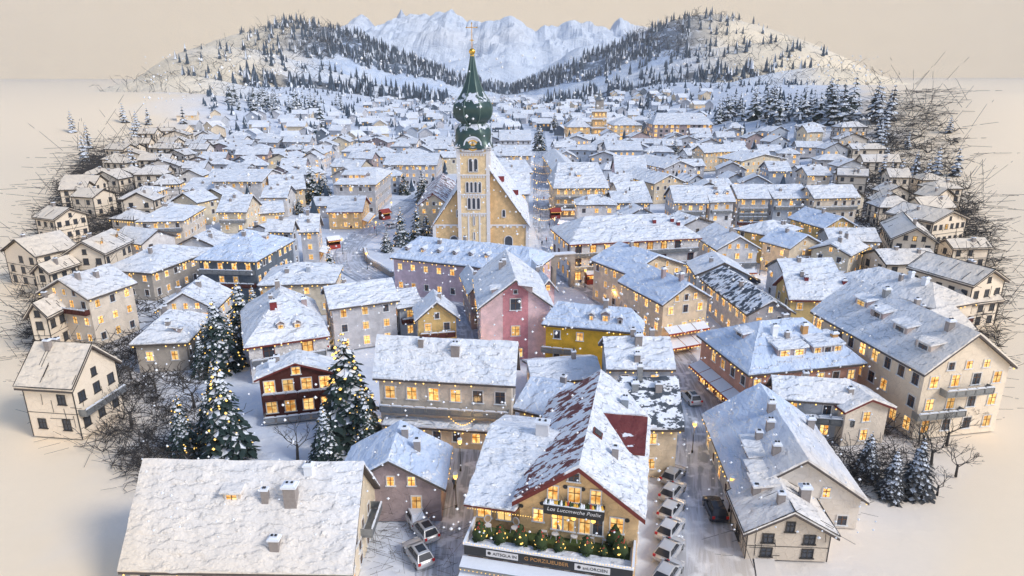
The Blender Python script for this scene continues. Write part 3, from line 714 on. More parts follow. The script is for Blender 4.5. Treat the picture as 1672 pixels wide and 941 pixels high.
# ------------------------------------------------------------------ the church
def church():
    base = P(775, 407); y0 = base.y; px = PXS(y0+4, 12)
    root = bpy.data.objects.new('church', None); COL.objects.link(root); root.location = (base.x, y0, 0)
    tag(root, 'cream parish church with tall tower, green onion dome and golden cross', 'church')
    I = Matrix.Translation(root.location)
    W = PY(801, 320, y0).x-PY(750, 320, y0).x; hw = W/2
    zz = lambda v: PY(775, v, y0).z
    ztop = zz(243)
    b = MB(); b.box((0, hw, ztop/2), (W, W, ztop), 0, skip=(0,))
    tw = obj('tower', b, 'tower', root, I)
    t = MB()                                                     # white plaster order: corner strips, string courses, panel frames
    for sx in (-1, 1):
        for yy in (0, W): t.box((sx*(hw-.35), yy, ztop/2), (1.1, .5 if yy else .36, ztop))
        t.box((hw*sx, hw, ztop/2), (.3, 1.1, ztop)); t.box((sx*hw, .55, ztop/2), (.32, 1.1, ztop))
        for yy in (-.06,): t.box((sx*hw*.36, yy+.02, zz(372)), (.5, .2, zz(350)-zz(400)))
    courses = [zz(v) for v in (250, 286, 318, 349)]
    for z in courses: t.box((0, hw, z), (W+.5, W+.5, .42)); 
    for i, z in enumerate(courses):                              # scalloped friezes below each course
        n = 9
        for k in range(n): t.box((-hw+1.2+(W-2.4)*(k+.5)/n, -.04, z-.55), ((W-2.4)/n*.55, .2, .7), taper=1.3)
        for k in range(n): t.box((hw+.04, 1.2+(W-2.4)*(k+.5)/n, z-.55), (.2, (W-2.4)/n*.55, .7), taper=1.3)
    t.box((0, hw, ztop), (W+1.1, W+1.1, .55)); t.box((0, hw, ztop+.45), (W+1.6, W+1.6, .35))
    obj('plaster_trim', t, 'trim', tw)
    def arch(x, z0, z1, w, side=0, frame=True):
        m = MB(); pts = [(-w/2, z0), (w/2, z0), (w/2, z1-w/2)]+[(w/2*math.cos(a), z1-w/2+w/2*math.sin(a)) for a in [math.pi*k/8 for k in range(1, 8)]]+[(-w/2, z1-w/2)]
        m.face([(x+p[0], -.12, p[1]) for p in pts], 0)
        n = len(pts)
        for k in range(n):
            p, q = pts[k], pts[(k+1) % n]
            m.bar((x+p[0], -.14, p[1]), (x+q[0], -.14, q[1]), .17, 1)
        if side: m.v = [(hw-vy, vx+hw, vz) for vx, vy, vz in m.v]
        return m
    for side in (0, 1):
        for v0, v1, n, w in ((281, 259, 2, 1.25), (315, 297, 4, .95), (342, 323, 3, 1.1), (368, 353, 1, .5), (392, 379, 1, .5)):
            for k in range(n): obj('window', arch((k-(n-1)/2)*(w+.32), zz(v0), zz(v1), w, side), ['dark', 'trim'], tw)
    # clock gables
    for side in (0, 1):
        c = MB(); zc = zz(243)+.3; rows = []
        pts = [(-hw*.62, zc-1.2)]+[(hw*.5*math.cos(a), zc+.6+hw*.5*math.sin(a)) for a in [math.pi*(1-k/12) for k in range(13)]]+[(hw*.62, zc-1.2)]
        c.face([(p[0], -.55, p[1]) for p in pts], 0); c.face([(p[0]*1.1, .6, p[1]+.35) for p in pts][::-1], 1)
        for k in range(len(pts)-1):
            p, q = pts[k], pts[k+1]
            c.face([(p[0], -.55, p[1]), (q[0], -.55, q[1]), (q[0]*1.1, .6, q[1]+.35), (p[0]*1.1, .6, p[1]+.35)][::-1], 1)
            c.bar((p[0]*1.06, -.6, p[1]+.2), (q[0]*1.06, -.6, q[1]+.2), .3, 1)
        if side: c.v = [(hw-vy, vx+hw, vz) for vx, vy, vz in c.v]
        gb = obj('clock_gable', c, ['trim', 'cap'], tw)
        d = MB()
        for r, yy, mi in ((hw*.34, -.6, 0), (hw*.26, -.64, 1), (hw*.12, -.68, 0)):
            pr = [(r*math.cos(2*math.pi*k/20), yy, zc+.7+r*math.sin(2*math.pi*k/20)) for k in range(20)]; d.face(pr[::-1] if False else pr, mi)
        d.bar((0, -.72, zc+.7), (0, -.72, zc+.7+hw*.24), .09, 2); d.bar((0, -.72, zc+.7), (hw*.16, -.72, zc+.55), .09, 2)
        if side: d.v = [(hw-vy, vx+hw, vz) for vx, vy, vz in d.v]
        obj('clock', d, ['gold', 'cream', 'black'], gb)
    # onion dome, eight ribbed copper segments
    prof = [(32, 240), (30.5, 234), (29.5, 227), (30.5, 219), (30, 212), (26, 206), (21.5, 202), (20.5, 199.5), (25.5, 197), (30, 193), (33, 187), (34, 180), (33, 172), (29, 165),
            (23, 157), (18.5, 149), (14.5, 140), (11, 130), (8, 118), (5.6, 106), (3.6, 94), (2.6, 88)]
    D = MB(); y1 = y0+hw
    def ZX(u, v): q = PY(775+u, v, y1); return q.x-PY(775, v, y1).x, q.z
    pr = [ZX(r, v) for r, v in prof]
    # the lowest flare is square with the tower, the bulbs are round
    rows = []; n = 48
    for i, (r, z) in enumerate(pr):
        sq = max(0, 1-i/4); row = []
        for k in range(n):
            a = 2*math.pi*k/n; rr = r*(1-.06*abs(math.cos(a*4)))
            cs = 1/max(abs(math.cos(a)), abs(math.sin(a))); rr = rr*(1+sq*(min(cs, 1.3)-1))
            row.append((rr*math.cos(a), hw+rr*math.sin(a), z))
        rows.append(row)
    D.grid(rows, 0, True, True)
    m, nt, bb, L = newmat('green_copper', .32); bb.inputs['Metallic'].default_value = .25
    tc = nt.nodes.new('ShaderNodeTexCoord'); n1 = N(nt, 'ShaderNodeTexNoise', Scale=.55, Detail=5.0); L(tc.outputs['Object'], n1.inputs['Vector'])
    geo = nt.nodes.new('ShaderNodeNewGeometry'); sx = nt.nodes.new('ShaderNodeSeparateXYZ'); L(geo.outputs['Normal'], sx.inputs[0])
    f = ramp(nt, math_(nt, 'ADD', sx.outputs['Z'], math_(nt, 'MULTIPLY', n1.outputs['Fac'], 1.1)), 1.06, 1.12)
    c = mixc(nt, n1.outputs['Fac'], (.022, .05, .048), (.055, .11, .10)); L(mixc(nt, f, c, (.78, .83, .92)), bb.inputs['Base Color'])
    dome = obj('onion_dome', D, m, root)
    rb = MB()
    for k in range(8):
        a = math.pi/8+2*math.pi*k/8
        for i in range(4, len(pr)-1):
            (r, z), (r2, z2) = pr[i], pr[i+1]
            rb.bar((r*1.0*math.cos(a), hw+r*math.sin(a), z), (r2*math.cos(a), hw+r2*math.sin(a), z2), .13, 0)
    m2 = plain('pale_copper_seam', (.16, .24, .21), .4); obj('seam', rb, m2, dome)
    zb = ZX(0, 84.5)[1]; r = ZX(5.2, 84)[0]; s = MB(); s.lathe([(r*math.sin(math.pi*k/12)+.01, zb-r*math.cos(math.pi*k/12)) for k in range(13)], 20, 0, (0, hw, 0)); s.lathe([(.5, zb-r-.6), (.7, zb-r-.1), (.4, zb-r+.3)], 12, 0, (0, hw, 0)); obj('golden_ball', s, 'gold', dome)
    cr = MB(); zt, za, zl = ZX(0, 38)[1], ZX(0, 45)[1], ZX(0, 66)[1]; ar = ZX(8.5, 45)[0]
    cr.bar((0, hw, zb), (0, hw, zt), .13); cr.bar((-ar, hw, za), (ar, hw, za), .13); cr.bar((-ar*.4, hw, zl), (ar*.4, hw, zl), .12); cr.octa((0, hw, zl), .4)
    for sx_ in (-1, 1): cr.octa((sx_*ar, hw, za), .28)
    cr.octa((0, hw, zt), .28); obj('cross', cr, 'gold', dome)
    # nave
    xl, xr = PY(704, 372, y0+1).x-base.x, PY(866, 372, y0+1).x-base.x; ze = PY(704, 372, y0+1).z; cx = (xl+xr)/2; hx = (xr-xl)/2
    rise = hx*1.42; dep = 46.0
    nb = MB(); o = .9; f0 = 2.0
    nb.face([(cx-hx+o, f0, 0), (cx+hx-o, f0, 0), (cx+hx-o, f0, ze+.8), (cx, f0, ze+rise-.4), (cx-hx+o, f0, ze+.8)])
    nb.face([(cx+hx-o, dep, 0), (cx-hx+o, dep, 0), (cx-hx+o, dep, ze+.8), (cx, dep, ze+rise-.4), (cx+hx-o, dep, ze+.8)])
    for s_ in (1, -1):
        q = [(cx+s_*(hx-o), f0, 0), (cx+s_*(hx-o), dep, 0), (cx+s_*(hx-o), dep, ze+1), (cx+s_*(hx-o), f0, ze+1)]; nb.face(q if s_ > 0 else q[::-1])
    nv = obj('nave_wall', nb, 'peach', root, I)
    tm = MB()
    for xx in (cx-hx+o, cx+hx-o): tm.box((xx, f0-.1, ze/2), (1.0, .5, ze+1))
    tm.box((cx, f0-.08, ze+.6), (2*hx-2*o, .3, .5)); 
    for k in range(14): tm.box((cx-hx+2+(2*hx-4)*k/13, f0-.1, ze+.1), (.6, .25, .7), taper=1.3)
    obj('plaster_trim', tm, 'trim', nv)
    for k, xx in enumerate((cx-hx*.55, cx+hx*.56)):
        m_ = arch(xx, 0, 3.9, 2.6); m_.v = [(x, y+f0, z) for x, y, z in m_.v]; obj('door', m_, ['dark', 'trim'], nv)
        m_ = arch(xx+(-1 if k else 1)*1.5, ze+3.2, ze+5.6, 1.1); m_.v = [(x, y+f0, z) for x, y, z in m_.v]; obj('window', m_, ['dark', 'trim'], nv)
    for k in range(7):
        m_ = arch(0, 2.5, ze-.4, 1.3); m_.v = [(cx+hx-o-y, x+f0+4+k*5.8, z) for x, y, z in m_.v]; obj('window', m_, ['lit', 'trim'], nv)
    ub, sb = MB(), MB()
    for q in (((cx-hx, dep+1, ze), (cx-hx, f0-1, ze), (cx, f0-1, ze+rise), (cx, dep+1, ze+rise)), ((cx+hx, f0-1, ze), (cx+hx, dep+1, ze), (cx, dep+1, ze+rise), (cx, f0-1, ze+rise))):
        under(ub, q, .3); slab(sb, q, I, .4, 1.3, 0, .3)
    ro = obj('nave_roof', ub, 'eave', root, I); obj('snow_cover', sb, 'snow_redfew', ro, I)
    for i in range(2):     # red dormers on the right slope
        d = MB(); yy = 9+i*14; zz_ = ze+rise*(.62-.3*i); xx = cx+hx*(1-(zz_-ze)/rise)
        d.box((xx+.3, yy, zz_+.5), (2.2, 1.8, 1.8)); d.box((xx+.4, yy, zz_+1.55), (2.5, 2.1, .3), 1); obj('dormer', d, ['red', 'cap'], ro)
    HOUSES.append((base.x+cx, y0+dep/2, 0, hx, dep/2+2))
church()
# ------------------------------------------------------------------ buildings one can name
H = house
b1 = H('long farmhouse with a wide snow roof fading to parchment, cars parked behind it', (192, 934), (576, 940), r=(492, 757), ze=3.2, rise=7.2, trim=False, wall='cream', floors=2, cover='snow_big', sp=2.9, lit=.1)
chimney(b1, 477, 825, 1.3, 2.2); chimney(b1, 505, 775, .9, 1.0, 'cap'); dormer(b1, 380, 822, 1.8, 1.2); chimney(b1, 450, 896, 1.0, 1.2)
balcony(b1, 3.4, 'r', -1, 4, 'steel')
b2 = H('low barn with a lavender snow roof between the farmhouse and the gabled hotel', (545, 800), (728, 800), c=(757, 732), ze=4.3, rise=3.4, kind='gy', wall='mauve', floors=1, cover='snow_blue', sp=4)
# rest of the right foreground
b4 = H('big gable roof with four dormers beside the street, chimneys on both slopes', (1200, 812), (1420, 822), c=(1182, 680), ze=3.6, rise=4.6, kind='gy', wall='bluegrey', floors=2, cover='snow_blue')
for u, v in ((1258, 675), (1256, 705), (1266, 745), (1322, 700)): chimney(b4, u, v, .9, 1.5)
for u, v in ((1214, 733), (1220, 750), (1222, 775), (1228, 799)): dormer(b4, u, v, 2.6, 1.0, lit=.1)
b5 = H('lower roof at the street end with one stout chimney, half bare parchment', (1214, 874), (1372, 880), c=(1203, 806), ze=3.2, rise=2.6, kind='gy', wall='stone', floors=2, cover='snow')
chimney(b5, 1312, 818, 1.1, 1.8)
b6 = H('grey house under a smooth white roof behind the four-dormer roof', (1262, 652), (1392, 661), r=(1300, 618), ze=5.6, rise=2.2, wall='bluegrey', floors=2)
balcony(b6, 3.2, 'f', -4, 6)
b7 = H('small beige house with a low gable facing the street block', (1380, 674), (1464, 667), c=(1446, 632), ze=5.2, rise=1.5, kind='gy', wall='beige', floors=2, eave='eave_red', sp=4)
b8 = H('salmon corner house with hipped blue snow roof, dormers and orange chimneys', (1222, 613), (1416, 594), c=(1148, 546), ze=7.5, rise=4.3, kind='hipx', inset=6.5, wall='salmon', floors=2, cover='snow_blue', sp=2.6)
dormer(b8, 1292, 583, 5.0, 1.5, nwin=2, lit=.9); dormer(b8, 1350, 578, 5.4, 1.5, nwin=3, lit=.8); dormer(b8, 1207, 553, 2.4, 1.1)
for u, v, m_ in ((1312, 546, 'chim_or'), (1360, 560, 'chim_or'), (1263, 549, 'cap')): chimney(b8, u, v, .95, 1.6, m_)
awning(b8, 4.3, 'l', mat='cap', valance='awn_red')
b9 = H('long apartment house on the town edge, four dormers and a tall parchment gable', (1510, 613), (1662, 600), c=(1367, 506), ze=9.5, rise=5, kind='gy', wall='sand', floors=3, sp=2.8, wh=(1.3, 1.8))
for u, v in ((1405, 502), (1430, 521), (1468, 545), (1506, 574)): dormer(b9, u, v, 3.0, 1.4, lit=.2)
chimney(b9, 1549, 541, 1.0, 1.5); chimney(b9, 1446, 486, 1.0, 1.4, 'steel')
balcony(b9, 7.3, 'f', -4, 4); balcony(b9, 3.9, 'f', -8, 0)
b10 = H('long hipped lodge with a lit eave above the apartment house', (1528, 507), (1598, 494), c=(1423, 443), ze=7.2, rise=2.6, kind='hipy', inset=6, wall='sand', floors=2, lit=.95, sp=2.6)
chimney(b10, 1487, 455, 1.0, 1.2, 'cap'); chimney(b10, 1510, 466, 1.2, 1.4, 'cap')
b11 = H('yellow-walled house with a dark red gable end and frosted roof', (1288, 490), (1392, 492), r=(1345, 450), ze=6, rise=3.4, wall='yellow', floors=2, eave='eave_red')
chimney(b11, 1316, 460, .8, 1.0, 'red'); chimney(b11, 1378, 466, .8, 1.0, 'red')
b12 = H('grey house with a thinly snowed slate roof above the salmon corner house', (1220, 515), (1300, 512), c=(1152, 455), ze=6.2, rise=2.4, kind='gy', wall='grey', floors=2, cover='snow_slate')
b13 = H('beige house with a dark gable pushed behind the cafe block', (1026, 449), (1120, 432), c=(993, 420), ze=8.5, rise=2.8, kind='gy', wall='sand', floors=3, cover='snow_blue', lit=.9)
b14 = H('beige cafe block with two chimneys and red shop awnings at its foot', (1082, 499), (1164, 487), c=(1018, 459), ze=9.2, rise=3.0, kind='gy', wall='sand', floors=3, cover='snow_blue', lit=.9)
chimney(b14, 1083, 455, .8, 2.0, 'mauve'); chimney(b14, 1112, 460, .8, 1.6, 'mauve'); awning(b14, 5.8, 'f', dep=2.0, shop=False); awning(b14, 3.4, 'f', dep=3.4)
c1 = H('long white hotel with a broad snow roof and a full-length balcony', (608, 618), (842, 631), r=(750, 556), ze=9.0, rise=4.6, wall='beige', floors=2, cover='snow_big', eave='eave', sp=2.7, wh=(1.4, 1.9))
chimney(c1, 744, 578, 1.2, 1.4); balcony(c1, 5.4, 'f'); 
c1b = H('flat annex with a thin snow roof in front of the long white hotel', (624, 694), (800, 706), r=(705, 680), ze=3.0, rise=.5, wall='sand', floors=1, lit=.8, sp=2.6, gablewin=False)
c2 = H('ochre yellow house with a lead-grey window band and frosted hipped roof', (884, 530), (1050, 545), r=(955, 505), ze=7.6, rise=3.0, kind='hipx', inset=2.5, wall='ochre', floors=2, cover='snow_blue', sp=3.6)
dormer(c2, 965, 527, .9, 1.3, False); dormer(c2, 988, 528, 1.5, 1.6, False); dormer(c2, 1012, 531, .9, 1.2, False); balcony(c2, 3.6, 'f', -9, -3, 'steel')
c3 = H('tall pink gabled house with a rose-red stripe down its front', (779, 506), (905, 502), rb=(823, 409), ze=9.2, rise=4.8, kind='gy', wall='pink', floors=3, nowin='f', gablewin=False)
chimney(c3, 823, 437, .8, 1.6); dormer(c3, 803, 480, 2.0, 1.1); dormer(c3, 868, 482, 2.0, 1.2)
st = MB(); st.face([(-2.4, -c3.oy-.03, 0), (2.4, -c3.oy-.03, 0), (2.4, -c3.oy-.03, c3.ze+c3.rise*.56), (0, -c3.oy-.03, c3.ze+c3.rise-.5), (-2.4, -c3.oy-.03, c3.ze+c3.rise*.56)])
obj('painted_stripe', st, 'rose', c3.root, c3.xf)
for z, w_, h_ in ((c3.ze+.6, 1.9, 2.2), (5.9, 1.5, 1.9)): put_window(c3.root, Vector((0, -c3.oy-.06, z)), 0, w_, h_, 'white', z < 8, True)
for xx in (-.8, .8): put_window(c3.root, Vector((xx, -c3.oy-.06, 1.4)), 0, 1.0, 1.7, 'white', True, True)
put_window(c3.root, Vector((0, -c3.oy-.06, c3.ze+3.1)), 0, .6, .7, 'white', False, False)
c3b = H('low side wing with a dormered snow roof right of the pink gable', (880, 478), (912, 476), c=(912, 440), ze=7.5, rise=2.2, kind='gy', wall='pink', floors=2)
c3c = H('low side wing left of the pink gable, under snow', (764, 482), (796, 480), c=(800, 447), ze=7, rise=2, kind='gy', wall='mauve', floors=2)
c4 = H('long mauve house with a row of small dormers in front of the church', (636, 421), (868, 447), r=(740, 393), ze=8.2, rise=3.2, kind='hipx', inset=4, wall='purple', floors=2, cover='snow_blue', lit=.8, sp=3.4)
for i in range(6): dormer(c4, 664+i*26, 411+i*2.4, 1.1, .9, False, lit=.3)
chimney(c4, 718, 400, .9, 1.2)
c5 = H('small yellow gabled chalet with a balcony beside the long white hotel', (677, 526), (751, 521), rb=(713, 474), ze=6, rise=3.2, kind='gy', wall='yellow', floors=2, sp=2.2, lit=.4)
balcony(c5, 3.4, 'f', None, None, 'brown', dep=.9)
c6 = H('long grey house with lit windows above the tallest lit spruce', (537, 506), (653, 491), r=(590, 462), ze=8, rise=2.5, wall='grey', floors=3, lit=.8, cover='snow_big')
c6b = H('narrow grey link house between the grey house and the yellow chalet', (648, 505), (691, 499), r=(668, 472), ze=6, rise=2, wall='bluegrey', floors=2)
c7 = H('white villa with a steep hipped snow roof and red-brown windows', (398, 569), (539, 549), c=(508, 492), ze=6.2, rise=5.6, kind='hipy', inset=8, wall='white', floors=2, frame='red', eave='eave_red', cover='snow', sp=4.2, wh=(1.7, 1.9))
chimney(c7, 447, 506, 1.2, 1.5, 'red'); chimney(c7, 497, 500, 1.0, 1.5, 'mauve'); dormer(c7, 459, 540, 1.3, 1.2, False, lit=1); dormer(c7, 486, 537, 1.3, 1.2, False, lit=1)
c8 = H('red-brown timber chalet with glowing windows and icicled roof', (414, 622), (551, 609), rb=(487, 573), ze=6.2, rise=2.0, kind='gy', wall='brown', floors=2, frame='white', lit=1, sp=2.1, wh=(1.5, 1.9), eave='eave_red')
balcony(c8, 3.4, 'f', None, None, 'brown', dep=.8); balcony(c8, .25, 'f', None, None, 'steel', dep=2.2); chimney(c8, 445, 602, .9, 1.2, 'cap')
c9 = H('dark slate-walled house under a big pyramid of blue snow', (317, 425), (418, 428), c=(468, 392), ze=8.6, rise=4.4, kind='hipx', wall='slate', floors=3, cover='snow_blue', lit=.9, sp=2.8)
dormer(c9, 437, 392, 1.6, 1.1, False)
c10 = H('cream villa with a hipped roof below the lit square spruces', (421, 467), (547, 463), r=(492, 430), ze=6.6, rise=2.6, kind='hipx', wall='cream', floors=2, lit=.95)
chimney(c10, 504, 446, .9, 1.4, 'bluegrey')
c11 = H('white house with a pointed gable and two small attic windows, left of the spruces', (251, 509), (353, 506), rb=(322, 452), ze=6, rise=3.2, kind='gy', wall='white', floors=2)
chimney(c11, 325, 470, .9, 1.4)
c12 = H('broad hipped farmhouse with a dark veranda at the parchment edge', (211, 564), (307, 560), c=(326, 517), ze=5, rise=3.4, kind='hipx', wall='stone', floors=1, lit=.6)
chimney(c12, 275, 533, .8, 1.0); dormer(c12, 297, 542, 1.2, .8)
c13 = H('plain square roof with two chimneys beside the ochre house', (990, 604), (1104, 604), r=(1040, 552), ze=7.5, rise=2.8, wall='bluegrey', floors=2)
chimney(c13, 1042, 565, 1.1, 1.8); chimney(c13, 1040, 592, .9, 1.3)
c14 = H('steep roof of bare metal and sliding snow beside the street', (1018, 702), (1118, 702), r=(1068, 619), ze=6.6, rise=4.2, wall='sand', floors=2, cover='snow_slate', cover2='snow', lit=.9)
chimney(c14, 1044, 622, .7, 2.2, 'steel'); chimney(c14, 1036, 640, .9, 1.2, 'steel')
c15 = H('low blue-white shed roof between the white hotel and the gabled hotel', (838, 668), (928, 690), r=(885, 622), ze=4.6, rise=2.2, wall='sand', floors=1, cover='snow_blue', lit=1)
c16 = H('low snow-covered store behind the white hotel gable', (868, 626), (986, 618), r=(925, 588), ze=3.8, rise=1.4, wall='grey', floors=1, cover='snow')
# upper town, right
m10 = H('large white town hall with dark red eaves across the square', (930, 400), (1147, 389), r=(1035, 352), ze=9.3, rise=4.2, kind='hipx', inset=7, wall='white', floors=3, frame='red', eave='eave_red', sp=3.6, wh=(1.4, 2.0))
for u, v in ((1068, 366), (1107, 370), (1097, 364)): chimney(m10, u, v, .9, 1.2, 'red')
m11 = H('cream guest house with lit balconies and shop front on the main street', (903, 308), (995, 307), r=(946, 266), ze=9.5, rise=4.6, kind='hipx', inset=3, wall='sand', floors=3, lit=.95, sp=2.6)
dormer(m11, 945, 290, 2.0, 1.1); balcony(m11, 7.0, 'f'); balcony(m11, 3.8, 'f'); awning(m11, 3.4, 'f', valance='awn_red')
H('small pale house with four windows right of the cream guest house', (1000, 332), (1064, 330), r=(1030, 313), ze=6.5, rise=2.5, wall='bluegrey', floors=2, lit=.3)
H('first tall house of the row, pale grey gable with a round window', (1100, 332), (1158, 332), r=(1125, 304), ze=10, rise=3.2, wall='grey', floors=3, lit=.9)
q = H('second tall house of the row, white with two dormers', (1159, 331), (1202, 330), r=(1178, 304), ze=10, rise=3.2, wall='white', floors=3, lit=.9); dormer(q, 1170, 320, 1.3, 1.0, False); dormer(q, 1187, 319, 1.3, 1.0, False)
q = H('third house of the row, grey with balconies and an attic band', (1204, 325), (1260, 325), r=(1230, 302), ze=10.5, rise=3, wall='grey', floors=4, lit=.95); balcony(q, 8); balcony(q, 5)
H('fourth house of the row, pale blue-grey with dark windows', (1263, 325), (1326, 324), r=(1292, 302), ze=10, rise=3, wall='bluegrey', floors=3, lit=.45)
H('last house of the row, bare beige wall at the parchment edge', (1329, 325), (1406, 323), r=(1366, 303), ze=10.5, rise=3, wall='beige', floors=3, lit=.1)
m13 = H('white chalet with gable balcony beside the town hall', (1170, 409), (1243, 407), c=(1139, 398), rb=(1188, 376), ze=7.4, rise=3, kind='gy', wall='white', floors=2, lit=.95, depth=17); balcony(m13, 4, 'f', dep=1); awning(m13, 3.3, 'f', valance='awn_red')
H('golden house with a flat-hipped roof right of the white chalet', (1262, 387), (1311, 374), c=(1234, 366), ze=7.5, rise=2, kind='hipx', wall='yellow', floors=3, lit=.6)
H('blue-roofed house behind the golden terrace', (1290, 407), (1343, 398), c=(1250, 392), ze=7, rise=2.6, kind='gy', wall='sand', floors=2, lit=.8, cover='snow_blue')
q = H('cream house with a lit terrace near the dark red gable', (1320, 407), (1390, 419), c=(1304, 396), ze=6.5, rise=2, kind='gy', wall='cream', floors=2, lit=.8, depth=14); awning(q, 3.2, 'f', shop=True)
H('gold-lit chalet with blue snow roof below the bare beige row end', (1345, 374), (1401, 370), c=(1307, 355), ze=7, rise=2.8, kind='gy', wall='yellow', floors=2, lit=.8, cover='snow_blue')
# parchment-side houses, drawn in dark line
q = H('pencil-pale gabled house with a lean-to porch on the right edge', (1454, 392), (1534, 398), c=(1429, 375), ze=7, rise=3.2, kind='gy', wall='beige', floors=2, depth=24); awning(q, 3.2, 'f', shop=False, valance='ink')
H('topmost line-drawn house on the right edge', (1525, 365), (1584, 358), c=(1483, 344), ze=7, rise=2.6, kind='gy', wall='beige', floors=2, sp=2.4)
H('rightmost line-drawn house with a pointed gable', (1590, 469), (1649, 460), c=(1525, 431), ze=8.5, rise=2.6, kind='gy', wall='beige', floors=2, sp=2.4)
H('flat line-drawn house between the porch house and the rightmost gable', (1556, 408), (1622, 406), r=(1590, 390), ze=5, rise=1.8, wall='beige', floors=2, sp=2.6)
H('line-drawn house under the rightmost gable', (1575, 500), (1640, 492), r=(1600, 472), ze=5, rise=1.8, wall='beige', floors=2, sp=2.6)
H('three-storey line-drawn hotel with a hipped roof on the left', (221, 363), (300, 361), c=(346, 339), ze=8.5, rise=3, kind='hipx', wall='beige', floors=3, sp=2.6)
H('half-drawn lodge with a hipped white roof left of the slate-walled house', (169, 441), (247, 447), c=(316, 405), ze=6.2, rise=3.2, kind='hipx', inset=6, wall='stone', floors=2, lit=.8, ink=False)
q = H('line-drawn house with two roof windows above the half-drawn lodge', (100, 418), (172, 417), c=(231, 394), ze=7, rise=3, kind='gy', wall='beige', floors=2, sp=2.6); dormer(q, 166, 400, 1.6, 1.2, False); dormer(q, 191, 389, 1.6, 1.2, False)
H('line-drawn gabled house with an empty roof at the left edge', (59, 479), (143, 490), c=(197, 459), ze=9, rise=3, kind='gy', wall='beige', floors=3, sp=2.6)
H('small line-drawn annex at the far left edge', (38, 521), (78, 521), c=(120, 488), ze=6.5, rise=2.6, kind='gy', wall='beige', floors=2, sp=2.4)
q = H('largest line-drawn house, long roof and balcony gable at the lower left', (22, 634), (118, 640), r=(108, 562), ze=7.2, rise=4.4, wall='beige', floors=2, sp=2.6); balcony(q, 3.8, 'r'); 
H('line-drawn gable house high on the left edge', (87, 361), (146, 350), c=(199, 330), ze=6.5, rise=2.6, kind='gy', wall='beige', floors=2, sp=2.4)
H('line-drawn hipped house above the three-storey line-drawn hotel', (192, 326), (231, 323), c=(271, 307), ze=6.2, rise=2.5, kind='hipx', wall='beige', floors=2, sp=2.4)
H('line-drawn shed at the left edge below the empty-roofed gable', (48, 447), (80, 449), c=(112, 430), ze=5, rise=2, kind='gy', wall='beige', floors=2, sp=2.4)
# upper town, left
H('long white-roofed house with a dark row of lit eaves, upper left', (296, 310), (392, 312), r=(350, 291), ze=6.2, rise=2.8, wall='grey', floors=2, lit=.8)
H('tall twin of the long roof behind it, white gable', (345, 297), (424, 299), r=(384, 277), ze=9.5, rise=2.8, wall='white', floors=3, lit=.5)
H('white gabled house with a lit porch left of the grey villa', (352, 347), (403, 347), r=(379, 319), ze=6.5, rise=3, wall='cream', floors=2, lit=.9)
H('yellow-lit long house above the snowy yard, left', (440, 312), (505, 306), r=(472, 286), ze=6.5, rise=2.4, wall='sand', floors=2, lit=.9)
m4 = H('big grey hotel with a wide attic band left of the church', (545, 302), (614, 302), c=(650, 281), ze=10.5, rise=3.6, kind='hipx', inset=3, wall='grey', floors=3, lit=.6); dormer(m4, 578, 292, 9, 1.5, nwin=4, lit=.8)
m5 = H('brown-fronted chalet inn with an awning on the side street', (532, 347), (593, 346), r=(575, 321), ze=5.4, rise=2.5, wall='peach', floors=2, lit=1, eave='eave_red'); awning(m5, 3.2, 'r')
H('grey house with a narrow white gable, left of the side street', (432, 379), (478, 380), r=(455, 361), ze=9, rise=2.6, wall='bluegrey', floors=3, lit=.5)
q = H('grey half-gabled inn with lit ground floor on the side street', (486, 380), (521, 379), r=(494, 348), ze=8, rise=3, wall='grey', floors=3, lit=.95); awning(q, 3.2, 'r')
m8 = H('cream house with a dark red gable roof beside the church nave', (680, 337), (737, 335), rb=(748, 284), ze=7.4, rise=3.8, kind='gy', wall='cream', floors=2, eave='eave_red', cover='snow_red', lit=.8)
H('low snow roof in the yard left of the brown-fronted inn', (505, 337), (552, 337), r=(530, 322), ze=4, rise=1.8, wall='grey', floors=1)
H('lit low roof in front of the long grey upper house', (415, 350), (468, 345), r=(440, 330), ze=4, rise=1.8, wall='sand', floors=1, lit=1)
# far notable
H('mauve grand hotel with two rows of lit windows below the right hill', (1066, 204), (1166, 204), r=(1115, 185), ze=11.5, rise=3.5, kind='hipx', inset=6, wall='mauve', floors=4, lit=.7, sp=4, wh=(2.2, 2.2), z0=0)
H('cream lit hotel wing beside the small far church', (1000, 205), (1045, 203), r=(1022, 190), ze=11, rise=3, kind='hipx', wall='sand', floors=4, lit=1, sp=4, wh=(2.2, 2.2))
H('honey-lit hotel with a terrace front left of the small far church', (925, 208), (962, 206), r=(943, 190), ze=9, rise=3, kind='hipx', wall='peach', floors=3, lit=1, sp=4, wh=(2.2, 2.2))
H('cream hotel house with a pointed end below the mauve grand hotel', (1150, 250), (1212, 243), c=(1140, 233), ze=9, rise=3, kind='gx', wall='sand', floors=3, lit=.9, depth=13)
H('lit street hotel with a white bare gable, right of the cream hotel house', (1210, 264), (1256, 251), c=(1175, 249), ze=9, rise=2.6, kind='gy', wall='cream', floors=3, lit=.95)
H('chalet with a steep dark dormer left of the beige edge houses', (1255, 280), (1305, 284), r=(1280, 264), ze=8, rise=3, wall='bluegrey', floors=2, lit=.8)
H('wide beige house near the right parchment edge', (1318, 287), (1362, 288), r=(1336, 273), ze=8.5, rise=2.5, wall='beige', floors=3, lit=.3)
H('line-edged beige house at the end of the upper right row', (1366, 287), (1428, 292), r=(1395, 276), ze=9, rise=2.5, wall='beige', floors=3, lit=.2)
H('long flat-roofed house with a lit arcade behind the church, left', (625, 270), (714, 270), r=(670, 251), ze=9, rise=3.2, wall='grey', floors=3, lit=.8)
